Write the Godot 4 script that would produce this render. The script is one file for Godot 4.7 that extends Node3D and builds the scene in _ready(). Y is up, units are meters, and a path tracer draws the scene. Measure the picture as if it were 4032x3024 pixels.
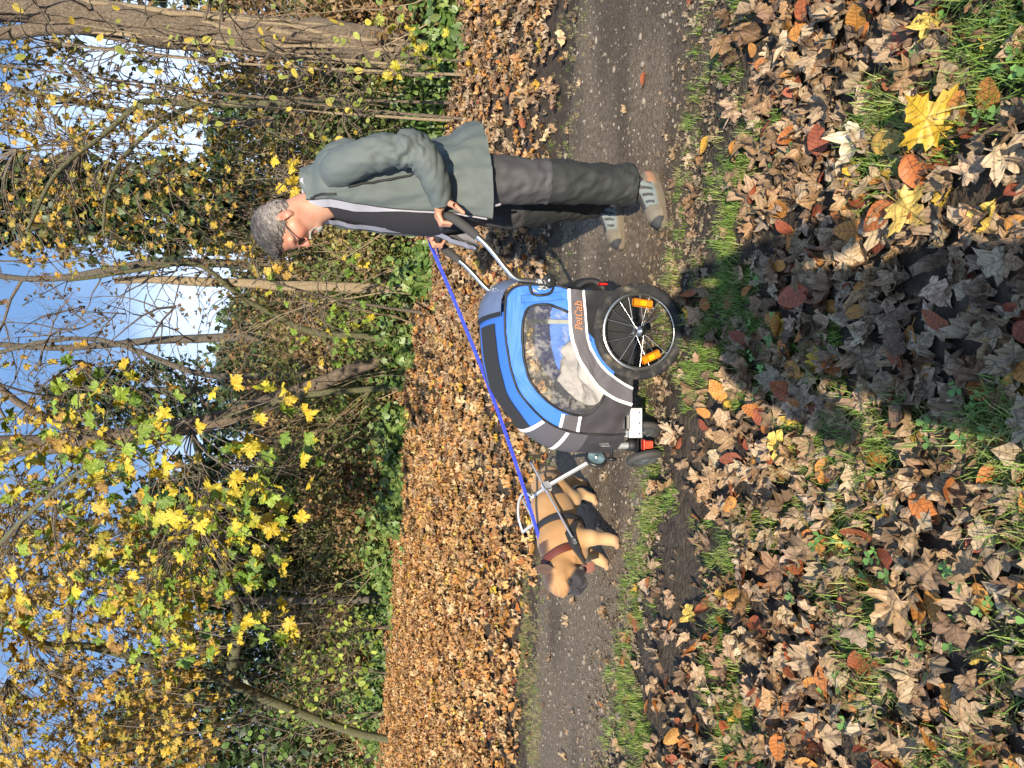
extends Node3D
# A woodland track in autumn: a man pushing a pet trailer behind a dog in a wheelchair. The photograph was taken with the
# camera turned on its side, so the camera is rolled a quarter turn: the world's up points to the left of the picture.

# ---------------------------------------------------------------- mesh builder
class MB:
	var v := PackedVector3Array()
	var c := PackedColorArray()
	var t := PackedVector2Array()
	var i := PackedInt32Array()
	func add(p: Vector3, col := Color.WHITE, uv := Vector2.ZERO) -> int:
		v.append(p); c.append(col); t.append(uv)
		return v.size() - 1
	func tri(a: int, b: int, d: int) -> void:
		i.append(a); i.append(b); i.append(d)
	func quad(a: int, b: int, d: int, e: int) -> void:
		i.append_array([a, b, d, a, d, e])
	func tube(pts: Array, rads: Array, sides := 8, col := Color.WHITE, caps := true, flat := 1.0, upref := Vector3.ZERO) -> void:
		var n := pts.size()
		var first := v.size()
		var side := Vector3.ZERO
		for k in n:
			var d: Vector3 = (pts[min(k + 1, n - 1)] - pts[max(k - 1, 0)]).normalized()
			if k == 0:
				side = upref if upref != Vector3.ZERO else (Vector3.UP if absf(d.y) < 0.9 else Vector3.RIGHT)
			side = (side - d * side.dot(d)).normalized()
			var up := d.cross(side)
			for j in sides:
				var a := TAU * j / sides
				add(pts[k] + (side * cos(a) + up * sin(a) * flat) * rads[k], col, Vector2(float(j) / sides, k))
		for k in n - 1:
			for j in sides:
				var a := first + k * sides + j
				var b := first + k * sides + (j + 1) % sides
				quad(a, b, b + sides, a + sides)
		if caps:
			for e in [0, n - 1]:
				var m := add(pts[e], col)
				var s0: int = first + e * sides
				var ring := []
				for j in sides:
					ring.append(add(v[s0 + j], col))
				for j in sides:
					if e == 0: tri(m, ring[(j + 1) % sides], ring[j])
					else: tri(m, ring[j], ring[(j + 1) % sides])
	func box(o: Vector3, ax: Vector3, ay: Vector3, az: Vector3, bevel := 0.003, col := Color.WHITE) -> void:
		# half extents as vectors, chamfered edges
		var lx := ax.length(); var ly := ay.length(); var lz := az.length()
		var ux := ax / lx; var uy := ay / ly; var uz := az / lz
		var b := minf(bevel, minf(lx, minf(ly, lz)) * 0.6)
		var id := {}
		for sx in [-1, 1]:
			for sy in [-1, 1]:
				for sz in [-1, 1]:
					id[[sx, sy, sz, 0]] = add(o + ux * sx * lx + uy * sy * (ly - b) + uz * sz * (lz - b), col)
					id[[sx, sy, sz, 1]] = add(o + ux * sx * (lx - b) + uy * sy * ly + uz * sz * (lz - b), col)
					id[[sx, sy, sz, 2]] = add(o + ux * sx * (lx - b) + uy * sy * (ly - b) + uz * sz * lz, col)
		for s in [-1, 1]:
			face([id[[s, -1, -1, 0]], id[[s, 1, -1, 0]], id[[s, 1, 1, 0]], id[[s, -1, 1, 0]]], s > 0)
			face([id[[-1, s, -1, 1]], id[[1, s, -1, 1]], id[[1, s, 1, 1]], id[[-1, s, 1, 1]]], s < 0)
			face([id[[-1, -1, s, 2]], id[[1, -1, s, 2]], id[[1, 1, s, 2]], id[[-1, 1, s, 2]]], s > 0)
			for r in [-1, 1]:
				face([id[[s, r, -1, 0]], id[[s, r, 1, 0]], id[[s, r, 1, 1]], id[[s, r, -1, 1]]], s * r > 0)
				face([id[[s, -1, r, 0]], id[[s, 1, r, 0]], id[[s, 1, r, 2]], id[[s, -1, r, 2]]], s * r < 0)
				face([id[[-1, s, r, 1]], id[[1, s, r, 1]], id[[1, s, r, 2]], id[[-1, s, r, 2]]], s * r > 0)
				for q in [-1, 1]:
					if s * r * q > 0: tri(id[[s, r, q, 0]], id[[s, r, q, 2]], id[[s, r, q, 1]])
					else: tri(id[[s, r, q, 0]], id[[s, r, q, 1]], id[[s, r, q, 2]])
	func face(f: Array, flip: bool) -> void:
		if flip: quad(f[3], f[2], f[1], f[0])
		else: quad(f[0], f[1], f[2], f[3])
	func lathe(o: Vector3, axis: Vector3, prof: Array, segs := 24, col := Color.WHITE) -> void:
		# prof: Vector2(radius, along axis)
		var a := axis.normalized()
		var s := (Vector3.UP if absf(a.y) < 0.9 else Vector3.RIGHT)
		s = (s - a * s.dot(a)).normalized()
		var u := a.cross(s)
		var first := v.size()
		for p in prof:
			for j in segs:
				var w := TAU * j / segs
				add(o + a * p.y + (s * cos(w) + u * sin(w)) * p.x, col, Vector2(float(j) / segs, p.y))
		for k in prof.size() - 1:
			for j in segs:
				var e := first + k * segs + j
				var g := first + k * segs + (j + 1) % segs
				quad(e, g, g + segs, e + segs)
	func strip(pts: Array, widths: Array, across: Array, thick := 0.0015, col := Color.WHITE) -> void:
		# a flat band with a little thickness; across: unit vector per point
		var n := pts.size()
		var first := v.size()
		for k in n:
			var d: Vector3 = (pts[min(k + 1, n - 1)] - pts[max(k - 1, 0)]).normalized()
			var w: Vector3 = across[k]
			var nn := d.cross(w).normalized() * thick
			var h: Vector3 = w * widths[k] * 0.5
			add(pts[k] - h + nn, col, Vector2(0, k)); add(pts[k] + h + nn, col, Vector2(1, k))
			add(pts[k] + h - nn, col, Vector2(1, k)); add(pts[k] - h - nn, col, Vector2(0, k))
		for k in n - 1:
			for j in 4:
				var a := first + k * 4 + j
				var b := first + k * 4 + (j + 1) % 4
				quad(a, b, b + 4, a + 4)
		for e in [0, n - 1]:
			var s: int = first + e * 4
			quad(s, s + 1, s + 2, s + 3)
	func mesh() -> ArrayMesh:
		var nrm := PackedVector3Array()
		nrm.resize(v.size())
		for k in range(0, i.size(), 3):
			var a := v[i[k]]; var b := v[i[k + 1]]; var d := v[i[k + 2]]
			var n := (d - a).cross(b - a)
			nrm[i[k]] += n; nrm[i[k + 1]] += n; nrm[i[k + 2]] += n
		for k in nrm.size():
			nrm[k] = nrm[k].normalized() if nrm[k].length_squared() > 1e-20 else Vector3.UP
		var arr := []
		arr.resize(Mesh.ARRAY_MAX)
		arr[Mesh.ARRAY_VERTEX] = v; arr[Mesh.ARRAY_NORMAL] = nrm; arr[Mesh.ARRAY_COLOR] = c
		arr[Mesh.ARRAY_TEX_UV] = t; arr[Mesh.ARRAY_INDEX] = i
		var m := ArrayMesh.new()
		if i.size() > 0:
			m.add_surface_from_arrays(Mesh.PRIMITIVE_TRIANGLES, arr)
		return m

# ---------------------------------------------------------------- distance field, meshed as surface nets
class Field:
	var o: Vector3
	var s: float
	var nx: int
	var ny: int
	var nz: int
	var f := PackedFloat32Array()
	func _init(lo: Vector3, hi: Vector3, cell: float) -> void:
		o = lo; s = cell
		nx = int((hi.x - lo.x) / cell) + 2; ny = int((hi.y - lo.y) / cell) + 2; nz = int((hi.z - lo.z) / cell) + 2
		f.resize(nx * ny * nz)
		f.fill(1.0)
	func span(lo: Vector3, hi: Vector3) -> Array:
		var a := (lo - o) / s; var b := (hi - o) / s
		return [maxi(0, int(a.x)), mini(nx - 1, int(b.x) + 1), maxi(0, int(a.y)), mini(ny - 1, int(b.y) + 1), maxi(0, int(a.z)), mini(nz - 1, int(b.z) + 1)]
	func put(id: int, d: float, k: float, cut: bool) -> void:
		var e := f[id]
		if cut:
			var g := -d
			var h := maxf(k - absf(e - g), 0.0)
			f[id] = maxf(e, g) + h * h / (4.0 * k)
		else:
			var h := maxf(k - absf(e - d), 0.0)
			f[id] = minf(e, d) - h * h / (4.0 * k)
	func cap(a: Vector3, b: Vector3, ra: float, rb: float, k := 0.02, cut := false) -> void:
		var m := maxf(ra, rb) + k + 2.0 * s
		var q := span(a.min(b) - Vector3.ONE * m, a.max(b) + Vector3.ONE * m)
		var ab := b - a
		var l2 := maxf(ab.length_squared(), 1e-9)
		for x in range(q[0], q[1] + 1):
			for y in range(q[2], q[3] + 1):
				for z in range(q[4], q[5] + 1):
					var p := o + Vector3(x, y, z) * s - a
					var h := clampf(p.dot(ab) / l2, 0.0, 1.0)
					put((x * ny + y) * nz + z, (p - ab * h).length() - lerpf(ra, rb, h), k, cut)
	func ell(c: Vector3, bs: Basis, r: Vector3, k := 0.02, cut := false) -> void:
		# bs: rows of axes as columns x, y, z
		var m := maxf(r.x, maxf(r.y, r.z)) + k + 2.0 * s
		var q := span(c - Vector3.ONE * m, c + Vector3.ONE * m)
		for x in range(q[0], q[1] + 1):
			for y in range(q[2], q[3] + 1):
				for z in range(q[4], q[5] + 1):
					var p := o + Vector3(x, y, z) * s - c
					p = Vector3(p.dot(bs.x), p.dot(bs.y), p.dot(bs.z))
					var k0 := (p / r).length()
					var k1 := (p / (r * r)).length()
					put((x * ny + y) * nz + z, (k0 * (k0 - 1.0) / k1) if k1 > 1e-6 else -minf(r.x, minf(r.y, r.z)), k, cut)
	func half(pt: Vector3, n: Vector3, k := 0.005) -> void:
		# cuts away the side that n points to
		for x in nx:
			for y in ny:
				for z in nz:
					put((x * ny + y) * nz + z, (pt - (o + Vector3(x, y, z) * s)).dot(n), k, true)
	func rough(noise: FastNoiseLite, amp: float, sc: Vector3) -> void:
		for x in nx:
			for y in ny:
				for z in nz:
					var id := (x * ny + y) * nz + z
					if absf(f[id]) < 3.0 * s + amp:
						f[id] += amp * noise.get_noise_3dv((o + Vector3(x, y, z) * s) * sc)
	func build(mb: MB, colour: Callable) -> void:
		var at := {}
		var near := PackedInt32Array()
		var st := [ny * nz, nz, 1]
		for x in nx - 1:
			for y in ny - 1:
				for z in nz - 1:
					var id := (x * ny + y) * nz + z
					var c0 := f[id]
					if absf(c0) > 2.0 * s: continue
					var sum := Vector3.ZERO
					var n := 0
					var w := [c0, f[id + st[0]], f[id + st[1]], f[id + st[0] + st[1]], f[id + 1], f[id + st[0] + 1], f[id + st[1] + 1], f[id + st[0] + st[1] + 1]]
					for e in 12:
						var p: int = [0, 2, 4, 6, 0, 1, 4, 5, 0, 1, 2, 3][e]
						var g: int = p + [1, 1, 1, 1, 2, 2, 2, 2, 4, 4, 4, 4][e]
						if (w[p] < 0.0) != (w[g] < 0.0):
							var h: float = w[p] / (w[p] - w[g])
							var v0 := Vector3(p & 1, (p >> 1) & 1, p >> 2)
							sum += v0.lerp(Vector3(g & 1, (g >> 1) & 1, g >> 2), h)
							n += 1
					if n > 0:
						var pos := o + (Vector3(x, y, z) + sum / n) * s
						at[id] = mb.add(pos, colour.call(pos) if colour.is_valid() else Color.WHITE)
						near.append(id)
		for id in near:
			for ax in 3:
				if (f[id] < 0.0) == (f[id + st[ax]] < 0.0): continue
				var b: int = st[(ax + 1) % 3]
				var d: int = st[(ax + 2) % 3]
				if not (at.has(id - b) and at.has(id - d) and at.has(id - b - d)): continue
				if f[id] < 0.0: mb.quad(at[id], at[id - d], at[id - b - d], at[id - b])
				else: mb.quad(at[id], at[id - b], at[id - b - d], at[id - d])

# ---------------------------------------------------------------- scene helpers
var rng := RandomNumberGenerator.new()
var taken := {}
var mats := {}
var noise := FastNoiseLite.new()
var noise2 := FastNoiseLite.new()

func numbered(n: String) -> String:
	taken[n] = taken.get(n, -1) + 1
	return n if taken[n] == 0 else "%s_%03d" % [n, taken[n]]
func thing(n: String, label: String, category: String, at := Vector3.ZERO, group := "") -> Node3D:
	var o := Node3D.new()
	o.name = numbered(n)
	add_child(o)
	o.position = at
	tag(o, label, category, group)
	return o
func tag(o: Node, label: String, category: String, group := "", kind := "") -> void:
	if label: o.set_meta("label", label)
	if category: o.set_meta("category", category)
	if group: o.set_meta("group", group)
	if kind: o.set_meta("kind", kind)
func origin_of(n: Node) -> Vector3:
	var p := Vector3.ZERO
	while n is Node3D and n != self:
		p += n.position
		n = n.get_parent()
	return p
func part(parent: Node, n: String, m: Mesh, mat: Material) -> MeshInstance3D:
	# meshes are built in world coordinates; the node only undoes its parents' place
	var o := MeshInstance3D.new()
	o.name = n if parent != self else numbered(n)
	o.mesh = m
	o.material_override = mat
	parent.add_child(o, true)
	o.position = -origin_of(parent)
	return o
func many(parent: Node, n: String, m: Mesh, mat: Material, xf: Array, cols: Array) -> MultiMeshInstance3D:
	var mm := MultiMesh.new()
	mm.transform_format = MultiMesh.TRANSFORM_3D
	mm.use_colors = true
	mm.mesh = m
	mm.instance_count = xf.size()
	for k in xf.size():
		mm.set_instance_transform(k, xf[k])
		mm.set_instance_color(k, cols[k])
	var o := MultiMeshInstance3D.new()
	o.name = n if parent != self else numbered(n)
	o.multimesh = mm
	o.material_override = mat
	o.set_meta("kind", "stuff")
	parent.add_child(o, true)
	o.position = -origin_of(parent)
	return o
func lin(r: float, g: float, b: float) -> Color:
	return Color(r, g, b)
func mat(n: String, col: Color, rough := 0.8, metal := 0.0) -> StandardMaterial3D:
	if mats.has(n): return mats[n]
	var m := StandardMaterial3D.new()
	m.resource_name = n
	m.albedo_color = Color(col.r, col.g, col.b, 1.0).linear_to_srgb()
	m.roughness = rough
	m.metallic = metal
	m.cull_mode = BaseMaterial3D.CULL_DISABLED
	mats[n] = m
	return m
func vmat(n: String, rough := 0.8) -> StandardMaterial3D:
	var m := mat(n, Color.WHITE, rough)
	m.vertex_color_use_as_albedo = true
	return m
func noise_tex(freq: float, lo: Color, hi: Color, oct := 4, sd := 1, size := 512, from := 0.0, to := 1.0) -> NoiseTexture2D:
	var nz := FastNoiseLite.new()
	nz.seed = sd
	nz.frequency = freq
	nz.fractal_octaves = oct
	var g := Gradient.new()
	g.set_color(0, lo); g.set_color(1, hi)
	g.set_offset(0, from); g.set_offset(1, to)
	var t := NoiseTexture2D.new()
	t.width = size; t.height = size
	t.seamless = true
	t.noise = nz
	t.color_ramp = g
	return t
func bumpy(m: StandardMaterial3D, tex: Texture2D, scale_cm: float) -> void:
	m.heightmap_enabled = true
	m.heightmap_texture = tex
	m.heightmap_scale = scale_cm
func triplanar(m: StandardMaterial3D, sc: float, world := true) -> void:
	m.uv1_triplanar = true
	m.uv1_world_triplanar = world
	m.uv1_scale = Vector3.ONE * sc
func r(a: float, b: float) -> float:
	return rng.randf_range(a, b)
func rv(a: float) -> Vector3:
	return Vector3(r(-a, a), r(-a, a), r(-a, a))
func pick(a: Array) -> Variant:
	return a[rng.randi() % a.size()]
func jit(c: Color, a := 0.2) -> Color:
	var k := 1.0 + r(-a, a)
	return Color(c.r * k * (1.0 + r(-a, a) * 0.3), c.g * k, c.b * k * (1.0 + r(-a, a) * 0.3))
func curve(p: Array, n: int) -> Array:
	# Catmull-Rom through the points (floats, Vector2 or Vector3)
	var out := []
	for k in p.size() - 1:
		var a = p[max(k - 1, 0)]; var b = p[k]; var c = p[k + 1]; var d = p[min(k + 2, p.size() - 1)]
		for q in n:
			var t := float(q) / n
			out.append(0.5 * ((2.0 * b) + (c - a) * t + (2.0 * a - 5.0 * b + 4.0 * c - d) * t * t + (3.0 * b - a - 3.0 * c + d) * t * t * t))
	out.append(p[p.size() - 1])
	return out

# ---------------------------------------------------------------- the lie of the land
func far_edge(x: float) -> float:
	return 4.52 + (2.36 - x) * 0.228 + 0.07 * noise.get_noise_2d(x * 60.0, 7.0)
func near_edge(x: float) -> float:
	return 2.68 + (1.47 - x) * 0.372 + 0.10 * noise.get_noise_2d(x * 70.0, 90.0)
func ivy_line(x: float) -> float:
	return (10.2 - 0.9 * x if x > 0.0 else 10.2 - 0.52 * x) + 0.8 * noise.get_noise_2d(x * 25.0, 30.0)
func ground_y(x: float, z: float) -> float:
	var d := -z
	var b := d - (4.52 + (2.36 - x) * 0.228)
	var h := 0.0
	if b > 0.0:
		h = 0.09 * b * smoothstep(0.0, 1.2, b) if b < 8.0 else 0.72 + 0.03 * (b - 8.0)
		if b < 1.5: h += 0.03 * smoothstep(0.0, 0.3, b)
		else: h += 0.03
	var e := d - (10.4 - 0.9 * x if x > 0.0 else 10.4 - 0.52 * x)
	if e > 0.0: h += 0.26 * (e * smoothstep(0.0, 0.8, e) if e < 4.5 else 4.5)
	var n := (2.68 + (1.47 - x) * 0.372) - d
	if n > 0.0:
		h += 0.02 * smoothstep(0.0, 0.25, n) - 0.03 * exp(-pow((n - 0.62) / 0.16, 2.0)) * smoothstep(1.0, -0.5, x)
	h += 0.012 * noise.get_noise_2d(x * 40.0, z * 40.0) + 0.006 * noise2.get_noise_2d(x * 160.0, z * 160.0)
	return h

# ---------------------------------------------------------------- leaves
const NORWAY := [Vector2(0, 0), Vector2(0.10, -0.10), Vector2(0.28, -0.14), Vector2(0.30, -0.04), Vector2(0.47, -0.02), Vector2(0.36, 0.10), Vector2(0.42, 0.17), Vector2(0.62, 0.20), Vector2(0.58, 0.30), Vector2(0.72, 0.44), Vector2(0.52, 0.45), Vector2(0.50, 0.54), Vector2(0.29, 0.45), Vector2(0.26, 0.54), Vector2(0.34, 0.67), Vector2(0.21, 0.69), Vector2(0.17, 0.83), Vector2(0.07, 0.85), Vector2(0, 1.02)]
const SYCAMORE := [Vector2(0, 0), Vector2(0.12, -0.11), Vector2(0.31, -0.12), Vector2(0.40, 0.0), Vector2(0.31, 0.13), Vector2(0.52, 0.20), Vector2(0.64, 0.42), Vector2(0.43, 0.45), Vector2(0.30, 0.44), Vector2(0.31, 0.63), Vector2(0.19, 0.74), Vector2(0.08, 0.88), Vector2(0, 1.0)]
const BEECH := [Vector2(0, 0), Vector2(0.14, 0.06), Vector2(0.27, 0.2), Vector2(0.33, 0.4), Vector2(0.30, 0.6), Vector2(0.2, 0.8), Vector2(0.08, 0.94), Vector2(0, 1.0)]
const IVY := [Vector2(0, 0), Vector2(0.20, -0.12), Vector2(0.42, 0.05), Vector2(0.34, 0.3), Vector2(0.40, 0.5), Vector2(0.16, 0.6), Vector2(0, 1.0)]
var leaf := {}        # name -> Array of meshes
var leaf_tex: ImageTexture
var leaf_bump: ImageTexture

func leaf_into(mb: MB, half: Array, roll: float, cup: float, crumple: float, sd: float, stem: float, xf := Transform3D(), rings := 2, col := Color.WHITE, roll_dir := 0.0) -> void:
	var out := half.duplicate()
	for k in range(half.size() - 2, 0, -1):
		out.append(Vector2(-half[k].x, half[k].y))
	var mid := Vector2(0, 0.34)
	var first := mb.v.size()
	var pts := [mid]
	for q in range(1, rings + 1):
		for p in out:
			pts.append(mid.lerp(p, float(q) / rings))
	if stem > 0.0:
		for k in 4:
			pts.append(Vector2(0.012 if k % 2 else -0.012, -stem * (k / 2)))
	for p in pts:
		var e: Vector2 = (p - mid).rotated(roll_dir)
		var z := cup * e.length_squared() + crumple * (noise.get_noise_3d(p.x * 150.0, p.y * 150.0, sd * 77.0) + 0.45 * noise2.get_noise_3d(p.x * 420.0, p.y * 420.0, sd * 91.0))
		z += 0.5 * crumple * sin(atan2(e.y, e.x) * 5.0 + sd) * e.length()
		var x := e.x
		if absf(roll) > 0.01:
			z += (1.0 - cos(roll * e.x)) / roll
			x = sin(roll * e.x) / roll
		var g := Vector2(x, e.y).rotated(-roll_dir) + mid
		mb.add(xf * Vector3(g.x, g.y, z), col, Vector2(0.5 + p.x * 0.65, 0.92 - (p.y + 0.15) * 0.74))
	var n := out.size()
	for j in n:
		mb.tri(first, first + 1 + (j + 1) % n, first + 1 + j)
	for q in rings - 1:
		for j in n:
			var a := first + 1 + q * n
			mb.quad(a + j, a + (j + 1) % n, a + n + (j + 1) % n, a + n + j)
	if stem > 0.0:
		var a := first + 1 + rings * n
		mb.quad(a, a + 1, a + 3, a + 2)

func make_leaves() -> void:
	# veins and blotches, shared by every leaf
	var im := Image.create(128, 128, false, Image.FORMAT_RGB8)
	var hm := Image.create(128, 128, false, Image.FORMAT_RGB8)
	var veins := []
	for s in [-1.0, 1.0]:
		veins.append([Vector2(0, 0), Vector2(0.7 * s, 0.43)]); veins.append([Vector2(0, 0), Vector2(0.4 * s, -0.05)])
		for k in 5:
			veins.append([Vector2(0, 0.2 + 0.14 * k), Vector2(0.3 * s, 0.34 + 0.14 * k)])
	veins.append([Vector2(0, -0.1), Vector2(0, 1.0)])
	for y in 128:
		for x in 128:
			var p := Vector2((x / 127.0 - 0.5) / 0.65, (0.92 - y / 127.0) / 0.74 - 0.15)
			var d := 1.0
			for k in veins.size():
				var q := Geometry2D.get_closest_point_to_segment(p, veins[k][0], veins[k][1])
				d = minf(d, p.distance_to(q) * (1.0 if k in [0, 1, 7, 8, 14] else 1.8))
			var vein := smoothstep(0.030, 0.006, d)
			var b := 0.5 + 0.5 * noise.get_noise_2d(x * 4.0, y * 4.0)
			var spot := smoothstep(0.30, 0.5, noise2.get_noise_2d(x * 9.0, y * 9.0))
			var l := 0.80 + 0.20 * b - 0.20 * vein - 0.25 * spot
			im.set_pixel(x, y, Color(l, l * (0.97 + 0.03 * b) - 0.02 * spot, l * (0.90 + 0.10 * b) - 0.05 * spot))
			var h := 0.5 - 0.4 * vein + 0.15 * b
			hm.set_pixel(x, y, Color(h, h, h))
	leaf_tex = ImageTexture.create_from_image(im)
	leaf_bump = ImageTexture.create_from_image(hm)
	var shapes := {"dry_maple": [SYCAMORE, [[1.0, 0.40, 0.30, 0.0], [2.4, 0.2, 0.34, 0.5], [-1.7, 0.5, 0.34, 1.2], [3.3, 0.0, 0.3, 0.9], [0.4, -0.45, 0.40, 0.2], [1.4, 0.7, 0.30, 2.2], [4.2, 0.1, 0.30, 1.5]]],
		"dry_norway": [NORWAY, [[0.9, 0.3, 0.32, 0.3], [1.9, 0.1, 0.34, 1.0], [0.3, -0.45, 0.36, 0.0]]],
		"beech": [BEECH, [[1.4, 0.1, 0.06, 0.0], [2.2, 0.25, 0.05, 0.1], [-1.2, 0.3, 0.06, 0.0]]],
		"maple": [NORWAY, [[0.35, 0.14, 0.20, 0.0], [-0.5, -0.18, 0.22, 0.2], [0.8, -0.25, 0.20, 0.0], [0.3, -0.5, 0.22, 0.5]]],
		"oval": [BEECH, [[0.6, 0.1, 0.05, 0.0], [-0.5, -0.2, 0.05, 0.0]]],
		"ivy": [IVY, [[0.3, -0.2, 0.06, 0.0], [-0.3, 0.2, 0.08, 0.3]]]}
	for n in shapes:
		leaf[n] = []
		var q := 0.0
		for s in shapes[n][1]:
			var mb := MB.new()
			leaf_into(mb, shapes[n][0], s[0], s[1], s[2], q, 0.55 if n == "maple" else (0.5 if n == "dry_norway" else 0.22), Transform3D(), 1 if n in ["ivy", "oval"] else (3 if n.begins_with("dry") else 2), Color.WHITE, s[3])
			leaf[n].append(mb.mesh())
			q += 1.0
	# sprays of several leaves for what stands farther off
	for n in [["clump_small", BEECH, 7, 0.10], ["clump_ivy", IVY, 7, 0.10], ["clump_maple", SYCAMORE, 4, 0.16]]:
		leaf[n[0]] = []
		for q in 4:
			var mb := MB.new()
			for k in n[2]:
				var dir := rv(1.0).normalized()
				var b := Basis.looking_at((dir + Vector3(0, 0.5, 0.5)).normalized(), Vector3(0.1, 1, 0.2)).rotated(Vector3.UP, 0.0)
				b = b * Basis(Vector3(0, 0, 1), r(-2.6, 2.6))
				var g := 0.75 + 0.5 * rng.randf()
				leaf_into(mb, n[1], r(-0.6, 0.8), r(-0.2, 0.3), 0.08, q, 0.0, Transform3D(b.scaled(Vector3.ONE * r(0.7, 1.2) * n[3]), rv(0.16)), 1, Color(g, g, g))
			leaf[n[0]].append(mb.mesh())

func leaf_mat(n: String, col := Color.WHITE, rough := 0.75, back := Color(0, 0, 0)) -> StandardMaterial3D:
	var m := vmat(n, rough)
	m.albedo_color = Color(col.r, col.g, col.b).linear_to_srgb()
	m.albedo_texture = leaf_tex
	bumpy(m, leaf_bump, 0.15)
	if back != Color(0, 0, 0):
		m.backlight_enabled = true
		m.backlight = back
	return m

func lying(p: Vector3, size: float, tilt: float) -> Transform3D:
	var b := Basis(Vector3.RIGHT, -PI / 2.0)
	if rng.randf() < 0.35: b = b * Basis(Vector3.UP, PI)
	b = Basis(Vector3(r(-1, 1), 0, r(-1, 1)).normalized(), tilt) * Basis(Vector3.UP, r(0, TAU)) * b
	return Transform3D(b.scaled(Vector3.ONE * size), p - b * Vector3(0, 0.34, 0) * size)

const TAN := [Color(0.378, 0.258, 0.150), Color(0.430, 0.310, 0.194), Color(0.327, 0.211, 0.116), Color(0.490, 0.370, 0.249), Color(0.267, 0.163, 0.086), Color(0.396, 0.249, 0.129), Color(0.206, 0.125, 0.069), Color(0.361, 0.258, 0.172)]
const GOLD := [Color(0.56, 0.33, 0.14), Color(0.62, 0.40, 0.20), Color(0.50, 0.27, 0.10), Color(0.42, 0.22, 0.085), Color(0.66, 0.47, 0.26), Color(0.58, 0.34, 0.13), Color(0.33, 0.17, 0.07), Color(0.54, 0.26, 0.07)]
const RUST := [Color(0.36, 0.10, 0.03), Color(0.46, 0.16, 0.035), Color(0.30, 0.075, 0.03), Color(0.52, 0.24, 0.05)]
const YELLOW := [Color(0.62, 0.42, 0.05), Color(0.66, 0.48, 0.10), Color(0.55, 0.34, 0.05)]

func zone(x: float, d: float) -> float:
	# how thickly leaves lie (0..1)
	var b := d - far_edge(x)
	if b > 0.0: return smoothstep(0.0, 0.12, b) if x > -1.5 else smoothstep(0.05, 0.5, b)
	var n := near_edge(x) - d
	if n < 0.0:
		return 0.012 + 0.035 * smoothstep(-0.35, 0.0, n)
	var left := smoothstep(0.9, -0.6, x)
	var full := smoothstep(0.12, 0.85 + 0.65 * left, n)
	var patchy := smoothstep(-0.35, 0.25, noise2.get_noise_2d(x * 60.0, d * 60.0) + 0.2)
	return maxf(0.08, full * lerpf(0.22, 1.0, patchy))

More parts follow.
